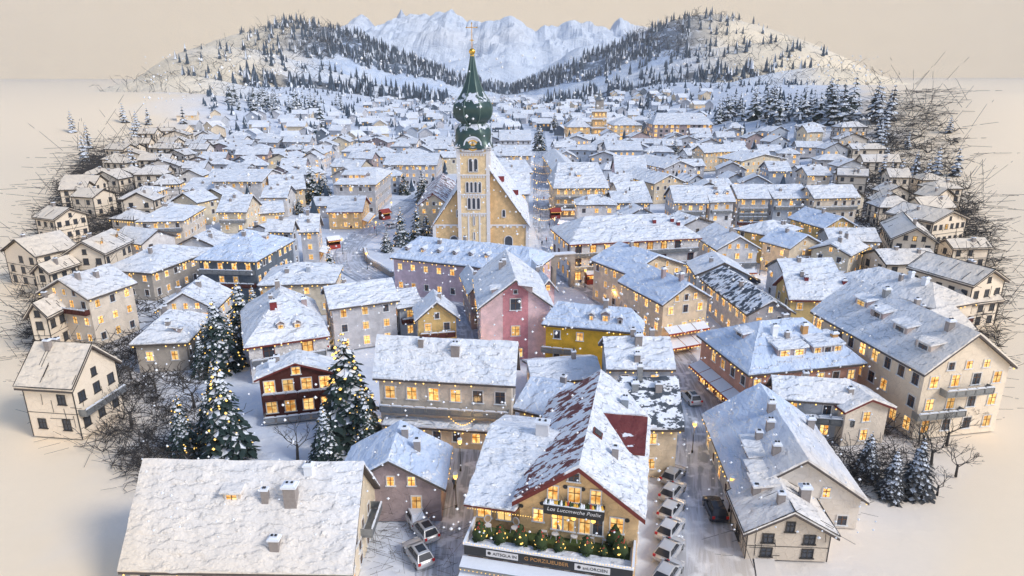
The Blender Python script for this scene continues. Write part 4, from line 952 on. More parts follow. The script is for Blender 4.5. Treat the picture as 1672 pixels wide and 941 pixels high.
H('grey gabled house behind the big grey hotel', (497, 252), (528, 252), c=(552, 238), ze=8, rise=3, kind='gy', wall='grey', floors=3, lit=.7)
H('wide house right of the tower, first along the main street', (812, 318), (866, 314), r=(840, 284), ze=9, rise=3.4, wall='bluegrey', floors=3, lit=.5)
H('second house along the main street right of the tower', (818, 285), (870, 279), r=(843, 263), ze=8.5, rise=3, wall='grey', floors=3, lit=.5)
H('third house along the main street right of the tower', (820, 255), (868, 251), r=(843, 238), ze=8.5, rise=3, wall='grey', floors=3, lit=.5)
H('long fourth house along the main street right of the dome', (815, 230), (868, 228), r=(840, 213), ze=8.5, rise=3, wall='grey', floors=3, lit=.5)
H('pointed grey gable right of the main street', (905, 258), (942, 256), c=(943, 235), ze=7, rise=3.2, kind='gy', wall='grey', floors=2, lit=.6)
H('blue-grey gable with a steep roof above the cream guest house', (903, 282), (948, 280), c=(946, 254), ze=7, rise=3.4, kind='gy', wall='bluegrey', floors=2, lit=.6)
H('flat white roof beyond the cream guest house', (990, 246), (1050, 246), r=(1020, 231), ze=8, rise=2.2, wall='bluegrey', floors=2, lit=.8)
H('pinkish house with hipped roof in the upper right quarter', (1004, 284), (1060, 286), r=(1030, 255), ze=7.5, rise=3, wall='pink', floors=2, lit=.4)
H('beige gable house standing before the row of tall houses', (1068, 301), (1110, 292), c=(1042, 284), ze=7.5, rise=3, kind='gy', wall='sand', floors=2, lit=.6)
H('white gable house above the row of tall houses', (1085, 276), (1125, 268), c=(1066, 262), ze=7.5, rise=3, kind='gy', wall='grey', floors=2, lit=.6)
# small far church
def small_church():
    q = P(977, 222); root = bpy.data.objects.new('church', None); COL.objects.link(root); root.location = q
    tag(root, 'small distant church with a dark lantern spire among lit hotels', 'church'); s = PXS(q.y, 12)
    b = MB(); b.box((0, 0, 20*s), (22*s, 20*s, 40*s)); wl = obj('tower', b, 'peach', root)
    b = MB(); b.box((0, 0, 40.5*s), (30*s, 27*s, 3*s), 1); b.box((0, 0, 28*s), (28*s, 25*s, 2.4*s), 1); b.box((0, 0, 14*s), (28*s, 25*s, 2.4*s), 1); obj('snowy_ledge', b, ['trim', 'cap'], wl)
    b = MB(); b.box((0, 0, 49*s), (12*s, 12*s, 14*s)); b.lathe([(8*s, 56*s), (9*s, 58*s), (5*s, 61*s), (3*s, 63*s), (4.5*s, 65*s), (2*s, 68*s), (.5*s, 74*s)], 8, 1); obj('lantern_spire', b, ['stone', 'steel'], root)
    for k in range(3):
        for j in range(3): put_window(wl, Vector(((j-1)*6*s, -10.2*s, (7+k*13.5)*s)), 0, 3.2*s, 4.4*s, 'white', True, False)
    b = MB(); b.box((22*s, 10*s, 9*s), (26*s, 40*s, 18*s)); obj('nave_wall', b, 'sand', root)
    b = MB(); slab(b, [(8*s, -11*s, 17*s), (37*s, -11*s, 17*s), (37*s, 10*s, 28*s), (8*s, 10*s, 28*s)], Matrix.Identity(4), .5, 4); obj('nave_roof', b, 'snow_fine', root)
    HOUSES.append((q.x+10*s, q.y+5*s, 0, 30*s, 24*s))
small_church()
# ------------------------------------------------------------------ the gabled hotel in front
hotel = house('peach gabled hotel with a red-trimmed roof, sign balcony and planted terrace', (836, 820), (1054, 850), rb=(978, 606), ze=7.4, rise=4.5, kind='gy', wall='peach', floors=2, name='hotel', cat='hotel',
              eave='eave_red', cover='snow_big', cover2='snow_red', nowin='fl', gablewin=False, split=True, lights=False)
HR, HX = hotel.root, hotel.xf; INV = HX.inverted(); FY = -hotel.oy; ZT = hotel.ze-4.1
def lp(u, v, z): return INV @ P(u, v, z)
def hob(name, mb, mats, parent=HR): return obj(name, mb, mats, parent, HX)
# left wing
zew, zrw = 7.2, hotel.ze+2.6
E, RG = lp(757, 824, zew), lp(800, 698, zrw); xr = -hotel.half*.2
yb = 2*RG.y-E.y
b = MB(); xw, yw = E.x+.7, FY+.9
b.face([(xw, yw, 0), (-hotel.ox, yw, 0), (-hotel.ox, yw, zew+.4), (xw, yw, zew+.4)]); b.face([(xw, yb-.8, 0), (xw, yw, 0), (xw, yw, zew+.5), (xw, RG.y, zrw-.3), (xw, yb-.8, zew+.3)]); b.face([(-hotel.ox, yb-.8, 0), (xw, yb-.8, 0), (xw, yb-.8, zew+.3), (-hotel.ox, yb-.8, zew+.3)])
wg = hob('wing_wall', b, 'peach')
ub, sb = MB(), MB(); Ey = min(E.y, FY)
for q in (((E.x, Ey, zew), (-hotel.half+.25, Ey, zew), (xr, RG.y, zrw), (RG.x, RG.y, zrw)), ((xr, yb, zew), (E.x, yb, zew), (RG.x, RG.y, zrw), (xr, RG.y, zrw))):
    under(ub, q); slab(sb, q, HX, .36, .7, 0, .3)
wr = hob('wing_roof', ub, 'eave_red'); hob('snow_cover', sb, 'snow_big', wr)
for xx in (xw+1.3, xw+3.6): put_window(wg, Vector((xx, yw-.02, ZT+1.5)), 0, 1.5, 1.9, 'white', True, False)
q_ = lp(885, 712, zrw); c = MB(); c.box((q_.x, RG.y-.3, zrw+.7), (1.5, 1.0, 1.9)); c.box((q_.x, RG.y-.3, zrw+1.75), (1.8, 1.3, .25), 1)
for sx_ in (-.35, .35): c.box((q_.x+sx_, RG.y-.3, zrw+1.95), (.25, .25, .2), 2)
hob('chimney', c, ['whitep', 'cap', 'black'])
# right rear cross wing with a nearly bare red front slope
zr2 = hotel.ze+hotel.rise*.84; ze2 = hotel.ze+hotel.rise*.36
p1, p2 = lp(1057, 684, zr2), lp(1049, 742, ze2); hd = p1.y-p2.y
ub, sb = MB(), MB()
for q in (((0, p2.y, ze2), (p1.x, p2.y, ze2), (p1.x, p1.y, zr2), (0, p1.y, zr2)),): under(ub, q); slab(sb, q, HX, .2, .7, 0, .2)
wr = hob('wing_roof', ub, 'eave_red'); hob('snow_cover', sb, 'snow_redmost', wr)
ub, sb = MB(), MB(); q = ((p1.x, p1.y+hd, ze2), (0, p1.y+hd, ze2), (0, p1.y, zr2), (p1.x, p1.y, zr2)); under(ub, q); slab(sb, q, HX, .36, .7, 0, .25)
wr = hob('wing_roof', ub, 'eave_red'); hob('snow_cover', sb, 'snow_big', wr)
b = MB(); xe = p1.x-.7
b.face([(xe, p2.y+.7, 0), (xe, p1.y+hd-.7, 0), (xe, p1.y+hd-.7, ze2), (xe, p1.y, zr2-.3), (xe, p2.y+.7, ze2)]); b.face([(0, p2.y+.7, 0), (xe, p2.y+.7, 0), (xe, p2.y+.7, ze2+.2), (0, p2.y+.7, ze2+.2)])
wg = hob('wing_wall', b, 'peach'); put_window(wg, Vector((xe-2.2, p2.y+.66, 2.0)), 0, 1.6, 2.2, 'white', True, False)
for k in range(3): put_window(wg, Vector((xe+.03, p2.y+2+k*2.6, 2.2)), math.pi/2, 1.4, 2.0, 'white', True, False)
chimney(hotel, 1020, 666, .9, 1.3, 'steel')
p = on_roof(hotel, 973, 711)
b = MB(); sl = hotel.slope; a_ = math.atan(sl)
ex, ez = Vector((math.cos(a_), 0, -math.sin(a_))), Vector((math.sin(a_), 0, math.cos(a_)))
for sz, mi, off in ((.85, 1, .42), (.62, 0, .48)):
    qs = [p+ez*off+ex*(sx_*sz*.75)+Vector((0, sy_*sz*.8, 0)) for sx_, sy_ in ((-1, -1), (1, -1), (1, 1), (-1, 1))]; b.face(qs, mi)
    lo = [x-ez*.5 for x in qs]
    for k in range(4): b.face([lo[k], lo[(k+1) % 4], qs[(k+1) % 4], qs[k]], mi)
hob('roof_window', b, ['carglass', 'frame_red'])
# facade windows
def fw(u, v, w_, h_, lit=True, style='white'):
    d = INV.to_3x3() @ ray(u, v); o = INV @ CAMV; t = (FY-.03-o.y)/d.y; q = o+d*t
    return put_window(HR, Vector((q.x, FY-.03, q.z)), 0, w_, h_, style, lit, True)
fw(937, 779, 1.1, 1.0, False); fw(903, 804, 1.0, 1.6); fw(938, 808, 1.2, 1.8); fw(973, 812, 1.0, 1.6)
fw(879, 841, 1.0, 1.5); fw(910, 850, 1.0, 2.1); fw(929, 853, 1.1, 2.1, True); fw(955, 857, 1.1, 2.1); fw(976, 860, 1.0, 2.1, False); fw(1007, 858, 1.3, 1.8)
vb = MB()
for (u, v) in ((923, 795), (952, 799), (851, 826), (885, 822), (1024, 850)):
    d = INV.to_3x3() @ ray(u, v); o = INV @ CAMV; t = (FY-.05-o.y)/d.y; q = o+d*t
    vb.lathe([(.26, -.05), (.26, .05)], 12, 0, (0, 0, 0)); k0 = len(vb.v)-24
    for k in range(k0, len(vb.v)): x, y, z = vb.v[k]; vb.v[k] = (q.x+x, FY-.03+z, q.z+y)
hob('vent', vb, 'black')
vg = MB()      # red verge boards
for sx_ in (-1, 1):
    A_, B_ = Vector((sx_*hotel.half, -hotel.L-.06, hotel.ze-.1)), Vector((0, -hotel.L-.06, hotel.ze+hotel.rise-.1)); U = Vector((0, 0, .42)); T = Vector((0, .12, 0))
    vg.face([A_-U, B_-U, B_+U*.3, A_+U*.3] if sx_ < 0 else [B_-U, A_-U, A_+U*.3, B_+U*.3])
    vg.face([A_-U, A_-U+T, B_-U+T, B_-U])
hob('verge_board', vg, 'eave_red')
FONT_N = 0
def text(s, parent, loc, size, mat, rz=0, shear=0):
    cu = bpy.data.curves.new('lettering', 'FONT'); cu.body = s; cu.size = size; cu.align_x = 'CENTER'; cu.align_y = 'CENTER'; cu.extrude = .012; cu.shear = shear
    cu.materials.append(M[mat]); o = bpy.data.objects.new('lettering', cu); COL.objects.link(o); o.parent = parent
    dg = bpy.context.evaluated_depsgraph_get(); me = bpy.data.meshes.new_from_object(o.evaluated_get(dg)); bpy.data.objects.remove(o); o = link('lettering', me, parent)
    o.location = loc; o.rotation_euler = (math.pi/2, 0, rz); return o
# sign balcony
o_ = INV @ CAMV
def fpx(u, v, y): d = INV.to_3x3() @ ray(u, v); t = (y-o_.y)/d.y; return o_+d*t
bl, br = fpx(888, 822, FY-1.0), fpx(986, 836, FY-1.0); zb = (bl.z+br.z)/2; xm = (bl.x+br.x)/2; wd = br.x-bl.x
b = MB(); b.box((xm, FY-.5, zb-1.15), (wd, 1.0, .16)); b.box((xm, FY-1.0, zb-.55), (wd, .1, 1.1)); b.box((xm, FY-1.02, zb+.05), (wd+.1, .2, .12), 1)
for sx_ in (bl.x, br.x): b.box((sx_, FY-.5, zb-.55), (.1, 1.0, 1.1))
bal = hob('sign_balcony', b, ['black', 'cap'])
text('Los Luccmwche Poslix', bal, (xm, FY-1.07, zb-.52), .62, 'whitep', 0, .25)
fl = MB()
for k in range(26):
    x = bl.x+.2+(wd-.4)*k/25; fl.lathe([(.05, 0), (.2+.1*R.random(), .15), (.15, .35), (.02, .45+.25*R.random())], 6, R.choice((0, 0, 1, 2, 3)), (x, FY-.82-.1*R.random(), zb-.05), False)
hob('flowers', fl, ['bush', 'redb', 'gold', 'cap'], bal)
lm = MB()
for k in range(3):
    x = xm+(k-1)*wd*.33; lm.lathe([(.05, 0), (.22, -.15), (.26, -.45), (.1, -.6)], 8, 0, (x, FY-.55, zb-1.3))
hob('lantern', lm, 'bulb')
# terrace over the ground floor
tl, tr = lp(757, 890, ZT+.7), lp(1034, 926, ZT+.7); ty = (tl.y+tr.y)/2; x0, x1 = tl.x, tr.x; xc = (x0+x1)/2; tw_ = x1-x0; td = FY-ty
b = MB(); b.box((xc, ty+td/2, ZT-.25), (tw_-.4, td, .4))
ter = hob('terrace', b, 'whitep')
b = MB(); b.face([(x0+.4, ty+td*.42, ZT-.03), (x1-.4, ty+td*.42, ZT-.03), (x1-.4, FY, ZT-.03), (x0+.4, FY, ZT-.03)]); hob('green_floor', b, 'green', ter)
b = MB(); slab(b, [(x0+.2, ty+.1, ZT-.04), (x1-.2, ty+.1, ZT-.04), (x1-.2, ty+td*.45, ZT-.04), (x0+.2, ty+td*.45, ZT-.04)], HX, .16, .35, 0, .3); hob('snow_cover', b, 'snow_big', ter)
b = MB(); b.box((xc, ty-.1, ZT+.1), (tw_, .16, 1.3)); b.box((xc, ty-.12, ZT+.8), (tw_+.2, .34, .16), 1)
for xx in (x0, x1): b.box((xx, ty+td/2, ZT+.45), (.12, td, .8), 2); b.box((xx, ty+td/2, ZT+.9), (.25, td+.2, .14), 1)
par = hob('sign_band', b, ['black', 'cap', 'whitep'], ter)
for t_, f_, w_, board in (('\u25cf AITSGLA IN', .235, 3.4, True), ('G PORZIUEUBER', .50, 4.2, False), ('\u25cf anLORCIEN', .77, 3.6, True)):
    xx = x0+tw_*f_
    if board: bb = MB(); bb.box((xx, ty-.22, ZT+.1), (w_, .08, .74)); hob('sign_board', bb, 'whitep', par)
    text(t_, par, (xx, ty-(.275 if board else .20), ZT+.1), .5 if board else .62, 'black' if board else 'chim_or')
b = MB()
for k, (z_, d_, mi) in enumerate(((ZT-.8, 1.5, 0), (ZT-1.7, 2.1, 0))):
    b.face([(x0-.2, ty-d_, z_-.35), (x1+.2, ty-d_, z_-.35), (x1+.2, ty-.05, z_), (x0-.2, ty-.05, z_)]); b.box((xc, ty-d_, z_-.45), (tw_+.4, .1, .25), 1)
hob('canopy', b, ['cap', 'steel'], ter)
b = MB(); b.box((xc, ty+td/2, (ZT-.5)/2), (tw_-.6, td-.2, ZT-.5)); sw = hob('shop_front', b, 'sand', ter)
for k in range(7): put_window(sw, Vector((x0+1.4+k*(tw_-2.8)/6, ty+.06, 1.5)), 0, 1.6, 2.2, 'red', k != 3, False)
for k in range(8): put_window(sw, Vector((x0+1.2+k*(tw_-2.4)/7, ty+.06, ZT-1.25)), 0, 1.3, .55, 'red', k % 3 != 1, False)
b = MB()
for k in range(60): b.octa((x0+tw_*k/59, ty-.25-.1*R.random(), ZT+.98+.08*math.sin(k)), .06)
for k in range(40): b.octa((x0+tw_*k/39, ty-1.6, ZT-1.35), .07)
for k in range(30): b.octa((E.x+.5+(hotel.half*1-.2-(-hotel.half)+3)*k/60, Ey-.05, zew-.35), .07)
hob('string_lights', b, 'bulb', ter)
# bushes with red baubles along the terrace front
def bush():
    root = bpy.data.objects.new('potted_bush', None); COL.objects.link(root)
    tag(root, 'x', 'bush', 'bauble bushes along the terrace front')
    b = MB(); rr = random.Random(3)
    b.lathe([(.30, .05), (.46, .25), (.44, .5), (.30, .8), (.17, 1.05), (.04, 1.3)], 9, 0)
    for k in range(90):
        z = .1+1.0*rr.random()**1.3; r = .46*(1-(z/1.35))**.8; a = rr.random()*6.28; c = Vector((r*math.cos(a), r*math.sin(a), z))
        d = Vector((rr.uniform(-1, 1), rr.uniform(-1, 1), rr.uniform(-.3, 1)))*.13; e = d.cross(Vector((.3, .5, .8)))
        b.face([c-d, c+e, c+d, c-e])
    obj('leaves', b, 'bush', root)
    b = MB()
    for k in range(13): z = .45+.75*rr.random(); r = .5*(1-z/1.4); a = rr.random()*6.28; b.octa((r*math.cos(a), r*math.sin(a), z), .10)
    obj('baubles', b, 'redb', root)
    b = MB()
    for k in range(9): z = .15+.7*rr.random(); r = .53*(1-z/1.5); a = rr.random()*6.28; b.octa((r*math.cos(a), r*math.sin(a), z), .09)
    obj('bulbs', b, 'bulb', root)
    b = MB(); b.lathe([(.16, -.12), (.22, .1)], 8, 0); obj('pot', b, 'black', root)
    return root
bp0 = bush()
spots = [(784, 880, 1.1, 'leftmost'), (817, 884, 1, 'second from left'), (850, 888, 1.15, 'third from left'), (882, 893, 1, 'fourth from left'), (914, 898, .85, 'fifth from left'), (957, 902, 1, 'sixth from left'), (985, 906, .6, 'smallest'), (1012, 906, 1.15, 'rightmost front'), (1003, 889, 1.2, 'taller yellowish rear')]
for i, (u, v, s_, nm) in enumerate(spots):
    o = bp0 if i == 0 else copy_tree(bp0); o.location = P(u, v, ZT+.12); o.scale = (s_*1.65,)*3; o.rotation_euler.z = R.random()*6
    o['label'] = f'{nm} bauble bush on the hotel terrace'
def chair():
    root = bpy.data.objects.new('terrace_chair', None); COL.objects.link(root); tag(root, 'x', 'chair', 'wicker chairs on the hotel terrace')
    b = MB(); b.lathe([(.28, .42), (.32, .45), (.30, .50)], 12); obj('seat', b, 'whitep', root)
    b = MB(); pts = [(.30*math.cos(a), .95+.38*math.sin(a)) for a in [2*math.pi*k/16 for k in range(16)]]
    b.face([(p[0], .29, p[1]) for p in pts][::-1]); b.face([(p[0], .25, p[1]) for p in pts])
    for k in range(16): p, q = pts[k], pts[(k+1) % 16]; b.bar((p[0], .27, p[1]), (q[0], .27, q[1]), .05, 1)
    obj('backrest', b, ['wicker', 'whitep'], root)
    for sx_, sy_ in ((-1, -1), (1, -1), (1, 1), (-1, 1)): b = MB(); b.bar((sx_*.22, sy_*.22, .42), (sx_*.29, sy_*.29, 0), .035); obj('leg', b, 'whitep', root)
    return root
ch0 = chair()
for i, (u, v, nm) in enumerate(((840, 869, 'before the left lit windows'), (888, 873, 'left of the hotel door'), (906, 879, 'right beside the hotel door'), (937, 883, 'under the middle of the sign balcony'), (966, 883, 'right of the middle under the sign balcony'), (988, 887, 'near the right terrace window'), (797, 865, 'at the far left end of the terrace'))):
    o = ch0 if i == 0 else copy_tree(ch0); o.location = P(u, v, ZT-.02); o.rotation_euler.z = HR.rotation_euler.z+math.pi*(R.random()*.3-.15); o.scale = (1.25,)*3; o['label'] = 'wicker chair '+nm
# ------------------------------------------------------------------ cars
def car(label, u, v, heading, paint, name='parked_car', snowy=False, loc=None, group=None, suv=False):
    root = bpy.data.objects.new(name, None); COL.objects.link(root); p = loc or P(u, v, 0); root.location = (p.x, p.y, .03); root.rotation_euler = (0, 0, heading); root.scale = (1.2,)*3
    tag(root, label, 'car', group)
    key = 'paint_'+paint
    if key not in M: M[key] = plain('car_paint_'+paint, dict(silver=(.62, .63, .65), white=(.74, .75, .77), dark=(.03, .035, .05), grey=(.45, .46, .48))[paint], .25, .35, .05)
    L_, W_ = 4.0, 1.76
    low = [(-2.0, .42), (-1.98, .78), (-1.75, .95), (-.9, .98), (.9, .95), (1.65, .84), (1.97, .66), (2.0, .40), (1.9, .26), (-1.9, .26)]
    b = MB(); rows = []
    for y, s_, dz in ((-W_/2, .90, .03), (-W_/2+.06, .985, .0), (-W_/4, 1, .03), (0, 1.01, .045), (W_/4, 1, .03), (W_/2-.06, .985, 0), (W_/2, .90, .03)): rows.append([(x*s_, y, z+(dz if z > .6 else 0)) for x, z in low])
    b.grid(rows, 0, True, True); b.face(rows[0], 0); b.face(rows[-1][::-1], 0)
    rh = 1.56 if suv else 1.46; rx = -1.46 if suv else -1.30
    cab = [(-1.88, .94, .80), (rx, rh-.05, .58), (rx+.22, rh, .55), (.0, rh, .55), (.2, rh-.06, .57), (1.05, .94, .78)]
    rr = [[(x, -w_, z), (x, -w_*.97, z+.0), (x, 0, z+(.02 if z > rh-.02 else 0)), (x, w_*.97, z), (x, w_, z)] for x, z, w_ in cab]
    b.grid(rr, 0, False); 
    for sgn in (-1, 1):
        pts = [(x, sgn*w_, z) for x, z, w_ in cab]; b.face(pts if sgn > 0 else pts[::-1], 0)
    body = obj('body', b, key, root)
    def pane(nm, pts, m='carglass'): b = MB(); b.face(pts); return obj(nm, b, m, root)
    pane('windshield', [(1.0, -.70, .985), (1.0, .70, .985), (.27, .53, rh-.075), (.27, -.53, rh-.075)])
    pane('rear_window', [(-1.86, .70, 1.0), (-1.86, -.70, 1.0), (rx-.035, -.54, rh-.06), (rx-.035, .54, rh-.06)])
    for sgn in (-1, 1):
        for xa, xb in ((-.55, .20), (-1.5, -.62)):
            lo, hi = 1.0, rh-.1
            f_ = lambda x, z: (x, sgn*(.79-.215*(z-.94)/(rh-.94)+.012), z)
            q = [f_(xa-.05, lo), f_(xb+(.35 if xb > 0 else 0), lo), f_(xb-(.05 if xb > 0 else 0), hi), f_(max(xa+.02, rx+.12), hi)]; pane('side_window', q if sgn < 0 else q[::-1])
        hl = MB(); hl.box((1.88, sgn*.62, .66), (.18, .34, .16)); obj('headlight', hl, 'frame', root)
        tl_ = MB(); tl_.box((-1.93, sgn*.70, .84), (.12, .26, .26)); obj('tail_light', tl_, 'tail', root)
        mr = MB(); mr.box((.72, sgn*.95, 1.02), (.14, .2, .14)); obj('mirror', mr, key, root)
    for sx_ in (-1.25, 1.25):
        for sgn in (-1, 1):
            wb = MB(); k0 = 0; wb.lathe([(.22, -.10), (.31, -.10), (.33, -.05), (.33, .05), (.31, .10), (.22, .10)], 16, 0); wb.v = [(x+sx_, z+sgn*.80, y+.33) for x, y, z in wb.v]; wh = obj('wheel', wb, 'tyre', root)
            rb_ = MB(); rb_.lathe([(.2, -.105), (.205, .105)], 12, 0); rb_.v = [(x+sx_, z+sgn*.805, y+.33) for x, y, z in rb_.v]; obj('rim', rb_, 'steel', wh)
    if snowy:
        sb = MB(); xf = root.matrix_basis.copy()
        slab(sb, [(-1.9, .7, .98), (-1.9, -.7, .98), (-1.2, -.55, rh), (-1.2, .55, rh)], xf, .08, .3, 0, .05); slab(sb, [(-1.3, -.56, rh-.01), (.1, -.56, rh-.01), (.1, .56, rh-.01), (-1.3, .56, rh-.01)], xf, .12, .3, 0, .05); slab(sb, [(.95, -.7, .95), (1.85, -.7, .85), (1.85, .7, .85), (.95, .7, .95)], xf, .1, .3, 0, .05)
        obj('snow_cover', sb, 'cap', root)
    b = MB(); b.box((-.7, 0, rh+.025), (1.0, .8, .02)) if suv and not snowy else None
    if b.v: obj('sunroof', b, 'carglass', root)
    return root
gp = 'cars parked in line along the street'
la, lb_ = P(1099, 782), P(1091, 922); dv = (lb_-la); n_ = 6; hd = math.atan2(-dv.y, -dv.x)
order = ['farthest', 'second farthest', 'third farthest', 'fourth farthest', 'second nearest', 'nearest']
for i, c_ in enumerate(('grey', 'silver', 'white', 'white', 'silver', 'silver')):
    car(f'{order[i]} {c_} hatchback of the line parked along the street', 0, 0, hd-.36, c_, loc=la+dv*(i/5)*1.12, group=gp)
car('dark blue car driving down the street with its tail lamps lit', 1167, 838, math.atan2(1, .02), 'dark', name='driving_car')
car('white estate car higher up the street beside the sliding snow roof', 1128, 655, math.atan2(1, -.16), 'white', name='driving_car', suv=True)
car('upper silver estate car on the farmhouse forecourt', 693, 872, math.atan2(1, -.62), 'silver', suv=True); car('lower silver estate car on the farmhouse forecourt', 683, 911, math.atan2(1, -.62), 'silver', suv=True)
car('car buried in snow above the two silver estate cars', 676, 848, math.atan2(1, -.5), 'white', snowy=True)
car('dark car with its lamps on, by the white chalet awning', 1226, 462, math.atan2(-.3, 1), 'dark')
car('white car at the corner of the white villa', 541, 566, math.atan2(1, .3), 'white', snowy=True)
for i, (u, v) in enumerate(((578, 372), (640, 372))): car(('dark car crossing the side street by the brown-fronted inn', 'pale car rounding the bend of the side street')[i], u, v, math.atan2(1, .6), ('dark', 'silver')[i], name='driving_car')
# ------------------------------------------------------------------ trees
def ground_hit(u, v):
    d = ray(u, v); t = 40.0
    while t < 2600:
        p = CAMV+d*t
        if p.z <= hgt(p.x, p.y): return Vector((p.x, p.y, hgt(p.x, p.y)))
        t += .5+t*.002
    return P(u, max(v, 160), 0)
def conifer_mesh(seed, levels, nb, rad, far=False):
    rr = random.Random(seed); cr, sn = MB(), MB(); tips = []
    for k in range(levels):
        t = k/(levels-1); z = .07+.89*t**.92; rk = rad*(1-t)**.82+.012; n = max(4, round(nb*(1-.62*t)))
        for j in range(n):
            a = 2*math.pi*(j+rr.random()*.7)/n+k*1.3; r = rk*rr.uniform(.68, 1.15); dr = r*rr.uniform(.28, .55); up = .045*(1-t*.3)
            d = Vector((math.cos(a), math.sin(a), 0)); s = Vector((-d.y, d.x, 0)); w = r*(.40 if not far else .5)+.006
            p0 = Vector((0, 0, z+up)); p1 = d*r*.55+Vector((0, 0, z+up*.6-dr*.22)); p2 = d*r+Vector((0, 0, z-dr+up*.4))
            l, q = p1+s*w-Vector((0, 0, w*.45)), p1-s*w-Vector((0, 0, w*.45))
            cr.face([p0, l, p2, p1]); cr.face([p0, p1, p2, q]); tips.append(p2)
            if not far:
                for f_, sg in ((.45, 1), (.5, -1), (.75, 1), (.8, -1)):
                    c = p0.lerp(p2, f_)*1; c = p1.lerp(p2, (f_-.4)/.6) if f_ > .4 else c
                    e = c+(d*.55+s*sg*.8).normalized()*w*rr.uniform(.8, 1.35)-Vector((0, 0, w*rr.uniform(.3, .7))); nn = (e-c).cross(Vector((0, 0, 1))).normalized()*w*.3
                    cr.face([c, (c+e)/2+nn, e, (c+e)/2-nn])
            if rr.random() < (.86 if not far else .7):
                o = Vector((0, 0, .008)); sc = rr.uniform(.75, 1.15); m = lambda p: p1.lerp(p, sc)+o
                x0, x2, xl, xq = p0.lerp(p1, .45)+o, p1.lerp(p2, rr.uniform(.7, 1.02))+o, p1.lerp(l, sc)+o, p1.lerp(q, sc)+o
                sn.face([x0, xl, x2, p1+o*1.7]); sn.face([x0, p1+o*1.7, x2, xq])
    li = MB()
    for p in tips:
        if rr.random() < .24: li.octa(p*1.0+Vector((0, 0, .006)), rr.uniform(.008, .016), 0)
    for k in range(16):
        t = rr.random(); li.octa(Vector((math.cos(k)*rad*(1-t)*.8, math.sin(k)*rad*(1-t)*.8, .1+.8*t)), .006)
    return cr, sn, li
TM = {}
def trees(kind, variants, levels, nb, rad, needle, far):
    for i in range(variants):
        cr, sn, li = conifer_mesh(11*i+levels+hash(kind) % 1 + len(kind), levels, nb, rad*(.9+.12*i), far)
        tk = MB(); tk.bar((0, 0, 0), (0, 0, .9), .022, 0, 6, .004)
        TM.setdefault(kind, []).append((cr.mesh('crown', [needle]), sn.mesh('snow_cover', ['cap']), li.mesh('string_lights', ['bulb']), tk.mesh('trunk', ['bark'])))
trees('near', 3, 17, 11, .245, 'needle', False); trees('mid', 3, 13, 9, .25, 'needle', False); trees('back', 3, 8, 7, .26, 'needle', True); trees('grey', 2, 14, 10, .24, 'needle_ink', False); trees('pencil', 2, 9, 7, .24, 'needle_ink', True)
def tree(label, p, h_, kind, lights=False, group=None, name='spruce_tree'):
    cr, sn, li, tk = TM[kind][R.randrange(len(TM[kind]))]
    root = bpy.data.objects.new(name, None); COL.objects.link(root); root.location = p; root.rotation_euler = (0, 0, R.random()*6.28); root.scale = (h_*R.uniform(.94, 1.06), h_*R.uniform(.94, 1.06), h_)
    tag(root, label, 'tree', group)
    c = link('crown', cr, root); link('snow_cover', sn, c); link('trunk', tk, root)
    if lights: link('string_lights', li, root)
    return root
def treepx(label, u, vb, vt, kind, lights=True, group=None, name='spruce_tree', widen=1):
    p = ground_hit(u, vb); h_ = PY(u, vt, p.y).z-p.z; o = tree(label, p, h_, kind, lights, group, name); o.scale.x *= widen; o.scale.y *= widen; return o
